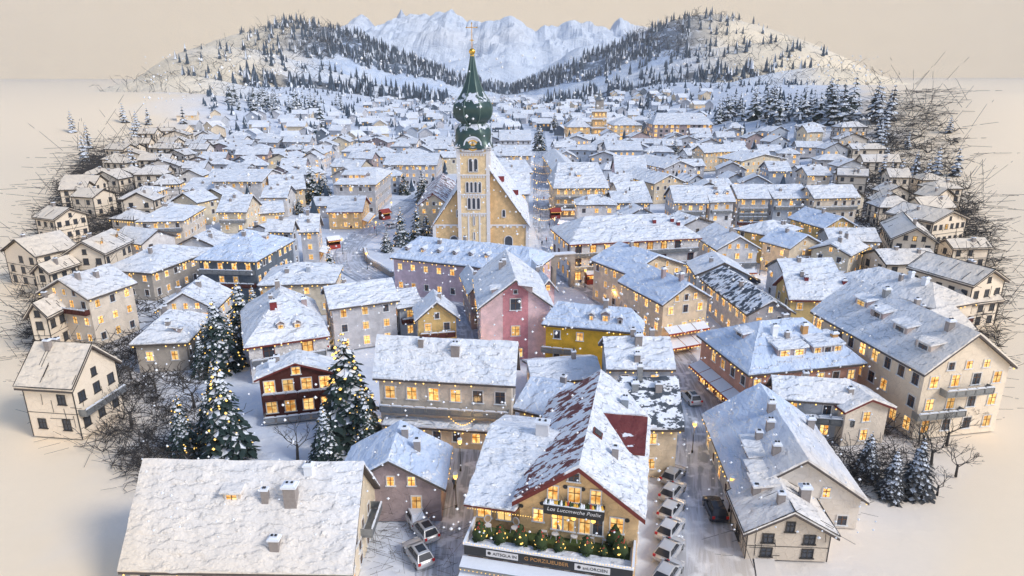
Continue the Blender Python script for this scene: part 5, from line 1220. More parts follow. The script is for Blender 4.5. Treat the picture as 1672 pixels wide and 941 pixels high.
for lb, u, vb, vt, kd, lt in (
    ('snowy spruce nearest the farmhouse roof, leftmost of three', 303, 742, 645, 'near', True), ('tall snowy spruce behind the farmhouse roof', 376, 752, 588, 'near', True), ('slim gold-lit spruce tucked against the tall one', 346, 722, 635, 'near', True),
    ('spruce beside the broad hipped farmhouse, strung with gold bulbs', 362, 606, 484, 'near', True), ('taller spruce behind the farmhouse yard, left of the villa', 399, 560, 455, 'near', True), ('small spruce at the foot of the villa pair', 340, 585, 520, 'near', True),
    ('tallest spruce covered in gold lights beside the long white hotel', 573, 712, 541, 'near', True), ('gold-lit spruce in front of the tallest one', 598, 728, 628, 'near', True), ('dark snowy spruce between chalet and barn', 534, 757, 658, 'near', False),
    ('slender frosted spruce left of the broad hipped farmhouse corner', 333, 612, 545, 'near', False), ('slender frosted spruce above the farmhouse yard', 418, 528, 466, 'near', True), ('frosted spruce between the two tall yard spruces', 380, 590, 508, 'near', True), ('small frosted spruce on the open snow below the villa', 352, 650, 590, 'near', True),
    ('spruce at the road bend with sparse lights', 541, 462, 400, 'mid', True), ('spruce below the road bend', 557, 478, 440, 'mid', True),
    ('taller lit spruce in the church garden', 682, 400, 332, 'mid', True), ('second lit spruce in the church garden', 656, 402, 338, 'mid', True), ('small lit spruce at the churchyard wall', 632, 412, 370, 'mid', True), ('lit spruce close to the church wall', 697, 396, 345, 'mid', True),
    ('tall dark spruce in the yard left of the big grey hotel', 511, 332, 264, 'mid', True), ('dark spruce in the same yard, right of the taller one', 531, 330, 278, 'mid', True), ('small spruce by the half-gabled inn', 489, 350, 318, 'mid', True),
    ('gold-lit broad tree behind the big grey hotel', 690, 330, 275, 'mid', True), ('lit tree behind the arcade house', 660, 318, 280, 'mid', True),
    ('dark spruce before the row of tall houses', 1243, 304, 262, 'mid', True), ('lit spruce left of the cream hotel house', 1101, 262, 222, 'mid', True), ('second lit spruce left of the cream hotel house', 1124, 262, 226, 'mid', True),
    ('small spruce on the square beside the town hall', 917, 410, 366, 'mid', True), ('lit spruce at the far end of the main street', 880, 246, 198, 'mid', True), ('dark spruce right of the far street end', 930, 218, 180, 'mid', True), ('narrow lit spruce at the far street end', 905, 215, 182, 'mid', True),
    ('dark spruce on the upper left slope among cottages', 524, 208, 160, 'back', False), ('broad spruce near the upper left cottages', 516, 232, 198, 'back', False), ('spruce left of the upper gabled cottage', 497, 262, 225, 'back', True), ('spruce beside the mauve grand hotel', 1060, 205, 176, 'back', False)):
    o = treepx(lb, u, vb, vt, kd, lt, None)
    if lb.startswith('tallest'):
        o.scale.x *= 1.25; o.scale.y *= 1.25; e_ = link('string_lights', TM['near'][1][2], o, (0, 0, 0), 1.9)
for lb, u, vb, vt in (('grey spruce by the four-dormer roof, leftmost of the three in the snow yard', 1412, 778, 704), ('middle grey spruce of the snow yard', 1452, 812, 732), ('right grey spruce of the snow yard', 1492, 806, 715)): treepx(lb, u, vb, vt, 'grey', False, None, 'spruce_tree', 1.1)
g_ = 'spruces on the right hillside'
for i in range(66):
    u = 1165+R.random()*290; vb = 205-8*math.sin((u-1165)/90)+R.uniform(-14, 10)-(u-1165)*.02; hpx = R.uniform(38, 66)*(1 if u > 1230 else .75)
    p = ground_hit(u, vb); h_ = min(30, PY(u, vb-hpx, p.y).z-p.z); pa = paper([tuple(p)])[0]
    tree('dark snow-flecked spruce in the stand on the right hillside' if pa < .6 else 'bare pencil-grey spruce thinning out on the right hillside', p, h_, 'back' if pa < .6 else 'pencil', False, g_)
g_ = 'spruces on the left hillside'
for i in range(42):
    u = 372+R.random()*200; vb = 168+(u-372)*.10+R.uniform(-10, 12); p = ground_hit(u, vb); h_ = min(24, PXS(p.y, p.z)*R.uniform(18, 36)); tree('snow-flecked spruce in the line on the left hillside', p, h_, 'back', False, g_)
g_ = 'pencil-drawn spruces on the left edge'
for i in range(16):
    u = R.uniform(110, 330); vb = R.uniform(200, 300); p = ground_hit(u, vb); tree('thin grey spruce among the line-drawn houses of the left edge', p, PXS(p.y, 5)*R.uniform(28, 52), 'pencil', False, g_)
g_ = 'pencil-drawn spruces on the right edge'
for i in range(16):
    u = R.uniform(1400, 1560); vb = R.uniform(215, 330); p = ground_hit(u, vb); tree('thin grey spruce among the line-drawn houses of the right edge', p, PXS(p.y, 5)*R.uniform(28, 52), 'pencil', False, g_)
# bare trees
def bare(seed, snow=False):
    rr = random.Random(seed); b = MB(); s = MB(); root = bpy.data.objects.new('bare_tree', None); COL.objects.link(root)
    tk = MB(); tk.bar((0, 0, 0), (.02, .01, .34), .03, 0, 5, .022)
    def grow(p, d, ln, r, dep):
        q = p+d*ln; b.bar(p, q, r, 0, 3, r*.75)
        if dep == 0: return
        for k in range(2 if rr.random() < .6 else 3):
            nd = (d+Vector((rr.uniform(-1, 1), rr.uniform(-1, 1), rr.uniform(-.35, .6)))*.75).normalized(); grow(q, nd, ln*rr.uniform(.62, .85), r*.68, dep-1)
    for k in range(4): grow(Vector((.02, .01, .26+.02*k)), Vector((math.cos(k*1.6+seed), math.sin(k*1.6+seed), 1.0)).normalized(), .2, .011, 4)
    obj('trunk', tk, 'twig_ink', root); obj('crown', b, 'twig_ink', root); return root
bt = [bare(1), bare(2), bare(3)]; first = [True]*3
def bare_at(label, u, vb, hpx, group=None, k=None):
    k = R.randrange(3) if k is None else k; o = bt[k] if first[k] else copy_tree(bt[k]); first[k] = False
    p = ground_hit(u, vb); h_ = PXS(p.y, 4)*hpx; o.location = p; o.scale = (h_*1.1, h_*1.1, h_); o.rotation_euler = (0, 0, R.random()*6); tag(o, label, 'tree', group); return o
bare_at('bare young tree in the snow between the two big spruce groups', 486, 752, 84, None, 0); bare_at('bare birch standing between villa spruces and farmhouse', 318, 668, 80, None, 1); bare_at('bare tree in front of the red-brown chalet', 530, 668, 48, None, 2)
for i, (u, v, h_) in enumerate(((215, 700, 90), (245, 745, 70), (195, 650, 70), (255, 640, 55), (290, 780, 55), (215, 620, 60))): bare_at('bare dark-twigged tree in the thicket left of the farmhouse', u, v, h_, 'bare trees left of the farmhouse')
for i, (u, v, h_) in enumerate(((1520, 760, 80), (1545, 730, 75), (1500, 725, 55), (1575, 700, 60), (1480, 700, 50), (1560, 780, 70), (1530, 810, 60))): bare_at('bare dark-twigged tree beyond the grey spruces on the right', u, v, h_, 'bare trees beyond the grey spruces')
# ------------------------------------------------------------------ street lamps, stalls, people
def lamp():
    root = bpy.data.objects.new('street_lamp', None); COL.objects.link(root); tag(root, 'x', 'lamp')
    b = MB(); b.bar((0, 0, 0), (0, 0, 4.2), .07, 0, 6, .05); b.lathe([(.16, 0), (.14, .3), (.08, .4)], 8); obj('pole', b, 'black', root)
    b = MB(); b.lathe([(.12, 4.2), (.30, 4.45), (.30, 4.75), (.10, 4.95)], 8); obj('lamp_head', b, 'bulb', root)
    b = MB(); b.lathe([(.36, 4.93), (.30, 5.05), (.05, 5.15)], 8); obj('snow_cap', b, 'cap', root); return root
l0 = lamp()
LAMPS = [(1205, 640, 1), (1178, 600, 1), (1150, 565, 0), (1188, 760, 1), (1190, 836, 1), (1130, 740, 1), (1075, 590, 1), (1000, 505, 1), (955, 470, 1), (900, 430, 0), (905, 380, 1), (880, 380, 0), (903, 345, 1), (877, 345, 1), (900, 315, 0), (876, 315, 1), (895, 290, 1), (874, 290, 0), (892, 268, 1), (872, 268, 0),
         (615, 385, 1), (560, 415, 1), (600, 440, 0), (640, 350, 1), (770, 600, 1), (760, 690, 1), (752, 770, 1), (745, 830, 0), (1010, 690, 0), (1085, 760, 1), (530, 590, 0), (610, 690, 1), (1240, 450, 1), (1400, 405, 0), (1130, 545, 1), (665, 480, 1)]
near = ['beside the salmon corner house', 'at the salmon house awnings', 'at the cafe corner', 'by the four-dormer roof', 'near the driving dark car', 'below the sliding snow roof', 'left of the street bend', 'on the plaza before the cafe block', 'at the gateway arches', 'behind the gateway arches', 'at the town hall corner', 'at the church corner of the square',
        'in front of the cream guest house', 'facing the cream guest house', 'past the cream guest house', 'right of the first house by the tower', 'one house further up the main street, right', 'one house further up the main street, left', 'near the far end of the main street, right', 'near the far end of the main street, left',
        'on the side street bend', 'outside the bend by the half-gabled inn', 'below the churchyard wall', 'by the brown-fronted inn', 'behind the white hotel gable', 'in the lane beside the white hotel', 'in the lane by the barn', 'at the forecourt lane', 'behind the hotel cross wing', 'at the farthest parked car', 'by the white villa corner', 'under the tallest lit spruce', 'at the white chalet', 'below the cream terrace house', 'at the shop awnings', 'under the mauve house']
for i, (u, v, on) in enumerate(LAMPS):
    o = l0 if i == 0 else copy_tree(l0); p = P(u, v); o.location = (p.x, p.y, .1); o['label'] = 'lit street lamp '+near[i]; o['group'] = 'lit street lamps'
    if on:
        ld = bpy.data.lights.new('lamp_light', 'POINT'); ld.energy = 320 if v < 560 else 170; ld.color = (1, .60, .22); ld.shadow_soft_size = .4; lo = bpy.data.objects.new('lamp_light', ld); COL.objects.link(lo); lo.parent = o; lo.location = (0, 0, 4.0)
def stall(label, u, v, rz, roof):
    root = bpy.data.objects.new('market_stall', None); COL.objects.link(root); root.location = P(u, v); root.rotation_euler = (0, 0, rz); root.scale = (1.2,)*3; tag(root, label, 'stall', 'market stalls')
    b = MB(); b.box((0, -.9, .5), (3, .6, 1.0)); obj('counter', b, 'awn_red', root)
    b = MB(); b.box((0, .9, 1.2), (3, .1, 2.4)); b.box((-1.5, 0, 1.2), (.1, 1.8, 2.4)); b.box((1.5, 0, 1.2), (.1, 1.8, 2.4)); obj('back_wall', b, 'brown', root)
    b = MB(); b.face([(-1.8, -1.5, 2.3), (1.8, -1.5, 2.3), (1.8, 0, 3.3), (-1.8, 0, 3.3)]); b.face([(1.8, 1.3, 2.4), (-1.8, 1.3, 2.4), (-1.8, 0, 3.3), (1.8, 0, 3.3)]); b.box((0, -1.5, 2.2), (3.6, .06, .3), 1); obj('roof', b, [roof, 'awn_red'], root)
    b = MB()
    for k in range(10): b.octa((-1.6+k*.36, -1.58, 2.05), .1)
    obj('string_lights', b, 'bulb', root)
for a in (('red-roofed stall on the square in front of the cream guest house', 906, 356, .2, 'awn_red'), ('snow-capped stall beside the town hall corner', 922, 378, -.4, 'cap'), ('stall by the gateway with a snowy roof', 966, 462, .3, 'cap'), ('red-roofed stall on the plaza right of the gateway', 984, 470, -.3, 'awn_red'),
          ('red-roofed stall by the brown-fronted inn on the side street', 628, 358, .8, 'awn_red'), ('snow-capped stall at the half-gabled inn', 545, 405, .6, 'cap')): stall(*a)
def person_mesh():
    me = bpy.data.meshes.new('body'); v = [(0, 0, .92), (0, 0, 1.2), (0, 0, 1.42), (0, -.01, 1.53), (0, -.02, 1.66), (.10, 0, .88), (.12, -.08, .48), (.12, .03, .08), (.12, -.10, .03), (-.10, 0, .88), (-.12, .12, .50), (-.12, .26, .12), (-.12, .16, .04), (.2, 0, 1.38), (.26, .05, 1.12), (.27, -.06, .9), (-.2, 0, 1.38), (-.26, -.04, 1.12), (-.27, -.14, .92)]
    e = [(0, 1), (1, 2), (2, 3), (3, 4), (0, 5), (5, 6), (6, 7), (7, 8), (0, 9), (9, 10), (10, 11), (11, 12), (2, 13), (13, 14), (14, 15), (2, 16), (16, 17), (17, 18)]
    me.from_pydata(v, e, []); o = bpy.data.objects.new('person', me); COL.objects.link(o); o.modifiers.new('s', 'SKIN'); sub = o.modifiers.new('d', 'SUBSURF'); sub.levels = 1
    rad = [.17, .17, .18, .06, .115, .10, .075, .05, .045, .10, .075, .05, .045, .08, .06, .045, .08, .06, .045]
    for i, sv in enumerate(me.skin_vertices[0].data): sv.radius = (rad[i]*1.0, rad[i]*.85); sv.use_root = (i == 0)
    dg = bpy.context.evaluated_depsgraph_get(); m2 = bpy.data.meshes.new_from_object(o.evaluated_get(dg)); bpy.data.objects.remove(o); m2.name = 'body'; return m2
pm = person_mesh(); PMs = []
M['skin'] = plain('skin', (.55, .34, .25), .6)
for nm, c_ in (('black', (.02, .02, .025)), ('red', (.35, .04, .04)), ('blue', (.05, .09, .2)), ('brown', (.14, .08, .05))):
    m_ = plain(nm+'_winter_coat', c_, .9); mm = pm.copy(); mm.materials.clear(); mm.materials.append(m_); mm.materials.append(M['skin']); mm.materials.append(M['black'])
    for po in mm.polygons: z = po.center.z; po.material_index = 1 if z > 1.55 else (2 if z < .8 else 0)
    PMs.append((nm, mm))
hatb = MB(); hatb.lathe([(.125, 1.68), (.13, 1.73), (.09, 1.80), (.02, 1.83)], 10); hat = hatb.mesh('woolly_hat', ['red'])
for i, (u, v, where) in enumerate(((885, 402, 'beside the church corner'), (892, 396, 'on the square by the town hall'), (897, 372, 'in the middle of the main street'), (883, 356, 'near the nave on the main street'), (895, 340, 'by the guest house front'), (888, 328, 'walking up the main street'), (948, 466, 'passing the gateway arches'),
        (975, 486, 'crossing the plaza before the cafe block'), (1112, 568, 'at the cafe awnings'), (1128, 572, 'right of the cafe awnings'), (1192, 640, 'under the salmon house awning'), (1170, 606, 'on the pavement by the salmon house'), (760, 640, 'in the lane beside the white hotel'), (612, 378, 'on the side street bend'), (742, 800, 'in the lane near the barn'), (1186, 700, 'on the pavement by the four-dormer roof'))):
    nm, mm = PMs[i % 4]; o = link('person', mm, None, P(u, v)+Vector((0, 0, .03)), R.random()*6); o.scale = (1.05,)*3; tag(o, f'person in a {nm} winter coat {where}', 'person'); link('woolly_hat', hat, o)
# gateway with two arches beside the town hall
def gateway():
    A, B = P(886, 472), P(938, 468); u = B-A; W = u.length; ang = math.atan2(u.y, u.x); zt = PY(915, 418, (A.y+B.y)/2).z
    root = bpy.data.objects.new('gateway', None); COL.objects.link(root); root.location = A; root.rotation_euler = (0, 0, ang); tag(root, 'stone gateway with two round arches joining the town hall corner', 'gateway')
    b = MB(); T = 1.6
    def opening(xa, xb, h_):
        r = (xb-xa)/2; c = (xa+xb)/2; n = 12; pts = [(c+r*math.cos(math.pi*(1-k/n)), h_-r+r*math.sin(math.pi*(1-k/n))) for k in range(n+1)]
        for k in range(n):
            p, q = pts[k], pts[k+1]
            b.face([(p[0], 0, p[1]), (q[0], 0, q[1]), (q[0], 0, zt), (p[0], 0, zt)]); b.face([(q[0], T, q[1]), (p[0], T, p[1]), (p[0], T, zt), (q[0], T, zt)]); b.face([(q[0], 0, q[1]), (p[0], 0, p[1]), (p[0], T, p[1]), (q[0], T, q[1])])
        for xx in (xa, xb): b.face([(xx, 0, 0), (xx, T, 0), (xx, T, h_-r), (xx, 0, h_-r)])
    a1, a2, b1, b2 = W*.08, W*.30, W*.42, W*.86
    opening(a1, a2, zt*.72); opening(b1, b2, zt*.88)
    for xa, xb in ((0, a1), (a2, b1), (b2, W)):
        b.face([(xa, 0, 0), (xb, 0, 0), (xb, 0, zt), (xa, 0, zt)]); b.face([(xb, T, 0), (xa, T, 0), (xa, T, zt), (xb, T, zt)])
    for xx in (0, W): b.face([(xx, 0, 0), (xx, T, 0), (xx, T, zt), (xx, 0, zt)])
    I = Matrix.Translation(A) @ Matrix.Rotation(ang, 4, 'Z'); obj('wall', b, 'stone', root, I)
    c = MB(); c.box((W/2, T/2, zt+.15), (W+.5, T+.5, .3), 1); c.box((W/2, T/2, zt+.42), (W+.2, T+.3, .26)); obj('snow_cover', c, ['cap', 'stone'], root)
gateway()
# churchyard wall along the bend
c = catmull([P(*q) for q in ((596, 412), (602, 428), (622, 440), (640, 452))]); b = MB(); cap = MB()
for p, q in zip(c, c[1:]): b.bar(p+Vector((0, 0, .7)), q+Vector((0, 0, .7)), .9, 0, 4); cap.bar(p+Vector((0, 0, 1.5)), q+Vector((0, 0, 1.5)), .45, 0, 4)
o = obj('churchyard_wall', b, 'stone', None, Matrix.Identity(4)); tag(o, 'low snow-capped stone wall round the church garden on the bend', 'wall'); obj('snow_cover', cap, 'cap', o)
# ------------------------------------------------------------------ the crowded further town
def free(x, y, r):
    for (hx, hy, a, sx_, sy_) in HOUSES:
        dx, dy = x-hx, y-hy; ca, sa = math.cos(a), math.sin(a); lx, ly = abs(dx*ca+dy*sa)-sx_, abs(-dx*sa+dy*ca)-sy_
        if max(lx, ly) < r: return False
    for c, w_ in ROADS:
        for p in c:
            if abs(p.x-x) < w_/2+r+1 and abs(p.y-y) < w_/2+r+1: return False
    return True
def to_px(p):
    d = p-CAMV; z = d.y*cp-d.z*sp; return 836+FPX*d.x/z, 470.5-FPX*(d.y*sp+d.z*cp)/z
KEEP = ((590, 330, 915, 482), (280, 560, 620, 790), (1370, 680, 1500, 830), (890, 380, 1000, 510), (1060, 500, 1240, 940), (640, 700, 770, 941))
FAR = 0; y = 118.0; cols = ['grey', 'bluegrey', 'grey', 'white', 'white', 'bluegrey', 'cream', 'mauve']
names = dict(grey='grey', bluegrey='blue-grey', white='white', sand='honey', beige='beige', cream='cream', mauve='mauve')
while y < 560 and FAR < 200:
    x = -.86*y
    while x < .86*y and FAR < 200:
        xx, yy = x+R.uniform(-3, 3), y+R.uniform(-4, 4); W_, D_ = R.uniform(10, 16)*(1+.25*(y > 350)), R.uniform(9, 12); pa = paper([(xx, yy, 0)])[0]; z = hgt(xx, yy); u, v = to_px(Vector((xx, yy, z+5)))
        lim = 60 < u < 1625 and v > 170
        e = ((u-836)/790)**2+((v-480)/430)**2
        gu, gv = to_px(Vector((xx, yy, z)))
        if any(k_[0] < gu < k_[2] and k_[1] < gv < k_[3] for k_ in KEEP): lim = False
        if lim and e < .99 and free(xx, yy, 6.6) and (pa < .9 or R.random() < .75) and not (1165 < u < 1480 and v < 212):
            side = -1 if xx < 0 else 1; ang = R.choice((0, 0, side*.22, side*.35, -side*.15))+R.uniform(-.1, .1); kd = R.choice(('gx', 'gx', 'gy', 'gy', 'hipx')); cw = R.choice(cols) if pa < .45 else 'beige'
            zone = 'left of the church' if u < 740 else ('beyond the church' if u < 930 else 'right of the main street'); far_ = 'upper' if v < 240 else 'middle'
            lb = f'{names[cw]} {"hipped" if kd[0] == "h" else "gabled"} house in the {far_} snowy rows {zone}' if pa < .45 else f'{"hipped" if kd[0] == "h" else "gabled"} line-drawn house in the {far_} rows {zone}'
            house_at(lb, xx, yy, ang, W_, D_, R.uniform(5.5, 8.8), R.uniform(2.4, 3.8), kd, cw, R.choice((2, 2, 3)), lit=.5, group='houses in the crowded rows of the town', over=.6, lights=(pa < .4 and y < 330), sp=3.7, res=3.2, far=True, split=False, z0=z-.1, gablewin=False, wh=(1.3, 1.6)); FAR += 1
        x += R.uniform(16, 23)*(1+.2*(y > 350))
    y += 17.5 if y < 300 else 23
print('far houses', FAR, 'y', y)
b = MB(); k = 0
while y < 1700:
    x = -.47*y
    while x < .46*y:
        xx, yy = x+R.uniform(-6, 6), y+R.uniform(-8, 8); z = hgt(xx, yy); u, v = to_px(Vector((xx, yy, z+4)))
        if paper([(xx, yy, 0)])[0] < .8 and free(xx, yy, 8) and not (1165 < u < 1480 and v < 214) and not (u < 600 and v < 185) and v > 150:
            W_, D_, h_, rs, a = R.uniform(9, 17)/2, R.uniform(8, 12)/2, R.uniform(4.5, 8), R.uniform(2.5, 4), R.uniform(-.5, .5)+(1.57 if R.random() < .35 else 0); ca, sa = math.cos(a), math.sin(a); t = lambda lx, ly, lz: (xx+lx*ca-ly*sa, yy+lx*sa+ly*ca, z+lz); mi = R.choice((1, 1, 2, 3, 4))
            for s_ in (1, -1):
                b.face([t(-s_*W_, -s_*D_, 0), t(s_*W_, -s_*D_, 0), t(s_*W_, -s_*D_, h_), t(-s_*W_, -s_*D_, h_)], mi); b.face([t(s_*W_, -s_*D_, 0), t(s_*W_, s_*D_, 0), t(s_*W_, s_*D_, h_), t(s_*W_, 0, h_+rs), t(s_*W_, -s_*D_, h_)], mi)
                o_ = 1.0; b.face([t(-s_*(W_+o_), -s_*(D_+o_), h_-.3), t(s_*(W_+o_), -s_*(D_+o_), h_-.3), t(s_*(W_+o_), 0, h_+rs+.3), t(-s_*(W_+o_), 0, h_+rs+.3)], 0); b.face([t(-s_*(W_+o_), -s_*(D_+o_), h_-.7), t(s_*(W_+o_), -s_*(D_+o_), h_-.7), t(s_*(W_+o_), -s_*(D_+o_), h_-.3), t(-s_*(W_+o_), -s_*(D_+o_), h_-.3)], 0)
                for j in range(3):
                    if R.random() < .55: lx = (j-1)*W_*.6; zz_ = R.choice((h_*.3, h_*.7)); b.face([t(s_*(lx-.9), -s_*(D_+.06), zz_-.9), t(s_*(lx+.9), -s_*(D_+.06), zz_-.9), t(s_*(lx+.9), -s_*(D_+.06), zz_+.9), t(s_*(lx-.9), -s_*(D_+.06), zz_+.9)], 5)
            k += 1
        x += R.uniform(19, 32)*(1+y/2500)
    y += 26+y*.012
o = obj('far_house_rows', b, ['snow_fine', 'grey', 'bluegrey', 'sand', 'slate', 'lit'], None, Matrix.Identity(4)); tag(o, 'mass of tiny snow-covered houses filling the valley floor', 'houses', None, 'stuff'); print('mass houses', k)
# far woods
def cone(b, p, h_, r):
    n = 5; a0 = R.random()*6
    for f0, f1, rr in ((.05, .62, 1), (.38, 1, .66)):
        i = len(b.v); b.v += [(p[0]+r*rr*math.cos(a0+6.283*k/n), p[1]+r*rr*math.sin(a0+6.283*k/n), p[2]+h_*f0) for k in range(n)]+[(p[0], p[1], p[2]+h_*f1)]
        for k in range(n): b.f.append((i+k, i+(k+1) % n, i+n)); b.m.append(0 if R.random() < .82 else 1); b.sm.append(False)
def wood(rows, ss, n, t0, t1, s0, s1, hh, label):
    b = MB(); nr = len(rows)-1
    for _ in range(n):
        t = R.uniform(t0, t1+.25); s = R.uniform(s0, s1)
        if t > 1 or (t > t1-.25 and R.random() < (t-t1+.25)/.5): continue
        i = min(nr-1, int(t*nr)); fi = t*nr-i; j = max(k for k in range(len(ss)-1) if ss[k] <= s); fj = (s-ss[j])/(ss[j+1]-ss[j])
        if noise.noise((t*14, s*9, len(label))) < -.12: continue
        q = [Vector(rows[i+a][j+c_]) for a in (0, 1) for c_ in (0, 1)]; p = q[0].lerp(q[1], fj).lerp(q[2].lerp(q[3], fj), fi)
        h_ = hh*R.uniform(.6, 1.25); cone(b, p-Vector((0, 0, 1)), h_, h_*.19)
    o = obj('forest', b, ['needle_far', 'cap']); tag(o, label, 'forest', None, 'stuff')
A_ = dict(zip(('la', 'lb', 'lc', 'ra', 'rb', 'rc'), HILLZ))
wood(*A_['lb'], 420, .02, .62, -.66, -.42, 24, 'blue-dark forest belt at the foot of the left slope'); wood(*A_['lb'], 150, .1, .7, -.3, 0, 20, 'scattered trees high on the left slope'); wood(*A_['lc'], 1700, .0, .56, -.5, .05, 26, 'dark forest ridge running down from the upper left')
wood(*A_['la'], 90, .05, .5, -.9, -.3, 18, 'scattered trees on the near left meadow hill'); wood(*A_['rb'], 480, .02, .62, -.66, -.40, 24, 'blue-dark forest belt at the foot of the right slope'); wood(*A_['rb'], 150, .1, .7, -.3, 0, 20, 'scattered trees high on the right slope'); wood(*A_['rc'], 1600, .0, .54, -.55, .05, 26, 'dark forest ridge running down from the upper right'); wood(*A_['ra'], 110, .0, .5, -.95, -.3, 18, 'scattered trees on the near right meadow hill')
# pen hatching on the outer, unforested crests, built as thin bars
def hatch_lines(rows, ss, n, t0, t1, s0, s1, ln, label):
    b = MB(); nr = len(rows)-1
    for _ in range(n):
        t = R.uniform(t0, t1); s = R.uniform(s0, s1); i = min(nr-1, int(t*nr)); fi = t*nr-i; j = max(k for k in range(len(ss)-1) if ss[k] <= s); fj = (s-ss[j])/(ss[j+1]-ss[j])
        if R.random() < abs(t-(t0+t1)/2)/(t1-t0)*1.3 or noise.noise((t*17, s*7, 2)) < -.1: continue
        q = [Vector(rows[i+a][j+c_]) for a in (0, 1) for c_ in (0, 1)]; p = q[0].lerp(q[1], fj).lerp(q[2].lerp(q[3], fj), fi); r = p.y*.00026
        d = Vector((R.uniform(-1, 1), R.uniform(-.3, .3), R.uniform(.15, .9))).normalized(); L0 = ln*R.uniform(.4, 1.2)
        for k in range(R.randint(2, 4)):
            q2 = p+d*L0; b.bar(p, q2, r, 0, 3, r*.6); p = p.lerp(q2, R.uniform(.5, 1)); d = (d+Vector((R.uniform(-.7, .7), 0, R.uniform(-.8, .5)))).normalized(); L0 *= .8
    o = obj('pen_hatching', b, 'twig_ink'); tag(o, label, 'hatching', None, 'stuff')
hatch_lines(*A_['lc'], 900, .40, .74, -.5, .02, 15, 'dark bare brush on the crest of the upper left ridge'); hatch_lines(*A_['lb'], 420, .4, .8, -.7, .02, 12, 'dark bare brush on the outer left slope'); hatch_lines(*A_['la'], 420, .3, .85, -.8, .02, 10, 'thin bare brush on the near left meadow hill')
hatch_lines(*A_['rc'], 900, .38, .72, -.5, .02, 15, 'dark bare brush on the crest of the upper right ridge'); hatch_lines(*A_['rb'], 500, .35, .78, -.7, .02, 12, 'dark bare brush on the outer right slope'); hatch_lines(*A_['ra'], 480, .3, .85, -.8, .02, 10, 'thin bare brush on the near right meadow hill')
# small dark trees and shrubs between the far houses
b = MB()
for _ in range(1500):
    y = R.uniform(230, 1500); x = R.uniform(-.45, .45)*y
    if free(x, y, 2) and paper([(x, y, 0)])[0] < .6: h_ = R.uniform(5, 11); cone(b, (x, y, hgt(x, y)), h_, h_*.26)
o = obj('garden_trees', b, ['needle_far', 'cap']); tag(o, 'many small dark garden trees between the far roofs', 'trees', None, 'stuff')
# pen scribbles of the parchment edge built as scrub, with the left thicket
b = MB(); n = 0
for _ in range(16000):
    y = 42*(420/42)**R.random(); x = R.uniform(-.82, .80)*(y+30)*.95
    u, v = to_px(Vector((x, y, 1))); pa = paper([(x, y, 0)])[0]
    e = ((u-836)/800)**2+((v-480)/450)**2
    if pa < .12 or e > 1.02 or not free(x, y, .6) or (pa > .93 and R.random() < .8): continue
    if n > 1500: break
    n += 1; d_ = math.hypot(x, y); r_ = .00038*d_+.010; sc = R.uniform(.5, 1.4)*(1+d_/420); z = hgt(x, y)
    for k in range(R.randint(5, 9)):
        p = Vector((x, y, z)); a = R.random()*6.28; d = Vector((math.cos(a), math.sin(a), R.uniform(.1, 1.3))).normalized()
        for j in range(R.randint(2, 4)):
            q = p+d*sc*R.uniform(.5, 1.1); q.z = max(q.z, z+.05); b.bar(p, q, r_, 0, 3, r_*.7); p = q; d = (d+Vector((R.uniform(-.8, .8), R.uniform(-.8, .8), R.uniform(-.7, .4)))).normalized()
o = obj('scribbled_scrub', b, 'twig_ink'); tag(o, 'tangled dark pen scribbles and bare scrub along the parchment edge', 'scrub', None, 'stuff')
b = MB(); n = 0  # pen scribbles between the edge houses, built as short crooked bars
for _ in range(20000):
    y = R.uniform(95, 460); x = R.uniform(-.86, .80)*(y+20); u, v = to_px(Vector((x, y, 1))); e = ((u-836)/795)**2+((v-480)/440)**2
    if n > 1500: break
    if e > 1.0 or not free(x, y, .3): continue
    pa = paper([(x, y, 0)])[0]
    if pa < .35 or R.random() > pa or (u > 1380 and v < 340 and R.random() < .72): continue
    n += 1; d_ = math.hypot(x, y); r_ = .00029*d_; z = hgt(x, y); sc = d_*.010
    for k in range(R.randint(3, 5)):
        a = R.random()*6.28; p = Vector((x, y, z+.1)); d = Vector((math.cos(a), math.sin(a), R.uniform(0, .5))).normalized()
        for j in range(3):
            q = p+d*sc*R.uniform(.4, 1); q.z = max(q.z, z+.1); b.bar(p, q, r_, 0, 3, r_*.8); p = q; d = (d+Vector((R.uniform(-1, 1), R.uniform(-1, 1), R.uniform(-.5, .3)))).normalized()
o = obj('pen_scribbles', b, 'twig_ink'); tag(o, 'dark pen scribbles between the line-drawn houses', 'scribbles', None, 'stuff')
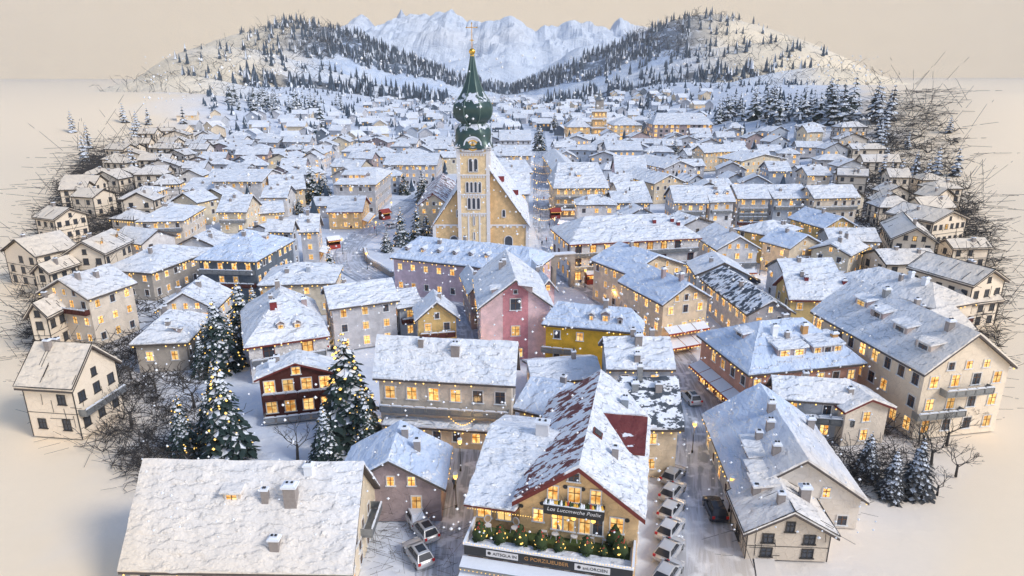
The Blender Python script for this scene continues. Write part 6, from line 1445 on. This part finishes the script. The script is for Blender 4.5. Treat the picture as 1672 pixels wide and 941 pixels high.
# straight pen strokes thinning out beyond the last houses, built as thin bars
b = MB(); n = 0
for _ in range(46000):
    y = 40*(520/40)**R.random(); x = R.uniform(-.9, .9)*(y+30)*.95; u, v = to_px(Vector((x, y, 1))); e = ((u-836)/805)**2+((v-480)/455)**2
    if e < .62 or e > 1.06 or R.random() < (e-.9)*5: continue
    pa = paper([(x, y, 0)])[0]
    if n > 3600 or (pa < .45 and not (v > 850 and (1195 < u < 1500 or 560 < u < 750))): continue
    n += 1; d_ = math.hypot(x, y); r_ = .00026*d_+.006; z = hgt(x, y)+.1; side = -1 if x < 0 else 1
    a = side*R.choice((.25, .35, .3, -.5, 1.2))+R.uniform(-.12, .12)+(math.pi if R.random() < .5 else 0); L0 = R.uniform(.02, .07)*d_
    d = Vector((math.cos(a), math.sin(a), R.choice((0, 0, 0, 0, .2, 1.2)))).normalized(); p = Vector((x, y, z+R.choice((0, 0, 1, 2.5)) if d.z < .1 else z)); k = 0
    while k < L0:          # a stroke is broken into dashes towards its end
        s_ = min(L0-k, R.uniform(.25, .6)*L0); b.bar(p+d*k, p+d*(k+s_), r_, 0, 3, r_*.7); k += s_+L0*R.uniform(.03, .10)
        d = (d+Vector((R.uniform(-.06, .06), R.uniform(-.06, .06), 0))).normalized()
o = obj('pen_strokes', b, 'twig_ink'); tag(o, 'thin straight dark pen strokes fading out on the bare parchment', 'strokes', None, 'stuff')
# garlands of lamps across the streets
def garland(label, a, c, h_):
    A, B = P(*a), P(*c); root = link('light_garland', None, None, A); tag(root, label, 'garland', 'light garlands over the streets'); D = B-A; b, w_ = MB(), MB(); n = 22; pv_ = None
    for k in range(n+1):
        q = D*(k/n)+Vector((0, 0, h_-1.1*math.sin(math.pi*k/n)))
        if pv_ is not None: w_.bar(pv_, q, .02, 0, 3)
        if k % 2 == 0: b.octa(q-Vector((0, 0, .12)), .10+.0003*A.y)
        pv_ = q
    obj('wire', w_, 'black', root); obj('bulbs', b, 'bulb', root)
for i, (v, nm) in enumerate(((388, 'nearest the square'), (368, 'second from the square'), (350, 'third from the square'), (334, 'fourth from the square'), (318, 'fifth from the square'), (303, 'sixth from the square'), (290, 'farthest up'))): garland('garland of warm bulbs over the main street, '+nm, (871, v), (905, v), 7)
garland('garland of warm bulbs across the plaza before the gateway', (940, 478), (1010, 470), 8); garland('garland of warm bulbs from the cafe block towards the salmon house', (1075, 570), (1150, 575), 7.5); garland('garland of warm bulbs over the side street bend', (560, 402), (628, 398), 7); garland('garland of warm bulbs over the lane beside the white hotel', (745, 620), (790, 622), 6); garland('garland of warm bulbs over the lane by the barn', (735, 740), (775, 745), 6)
# drifting flakes
b = MB()
for _ in range(3600):
    d = ray(R.uniform(230, 1440), R.uniform(90, 880)); t = R.uniform(35, 230); p = CAMV+d*t
    if p.z > .5 and p.z < 60: b.octa(p, R.uniform(.05, .085)+.0008*t)
o = obj('falling_snow', b, 'cap'); tag(o, 'loose white flakes falling over the town', 'snow', None, 'stuff')
S.cycles.use_denoising = True
S.cycles.max_bounces = 5; S.cycles.diffuse_bounces = 3; S.cycles.caustics_reflective = False; S.cycles.caustics_refractive = False
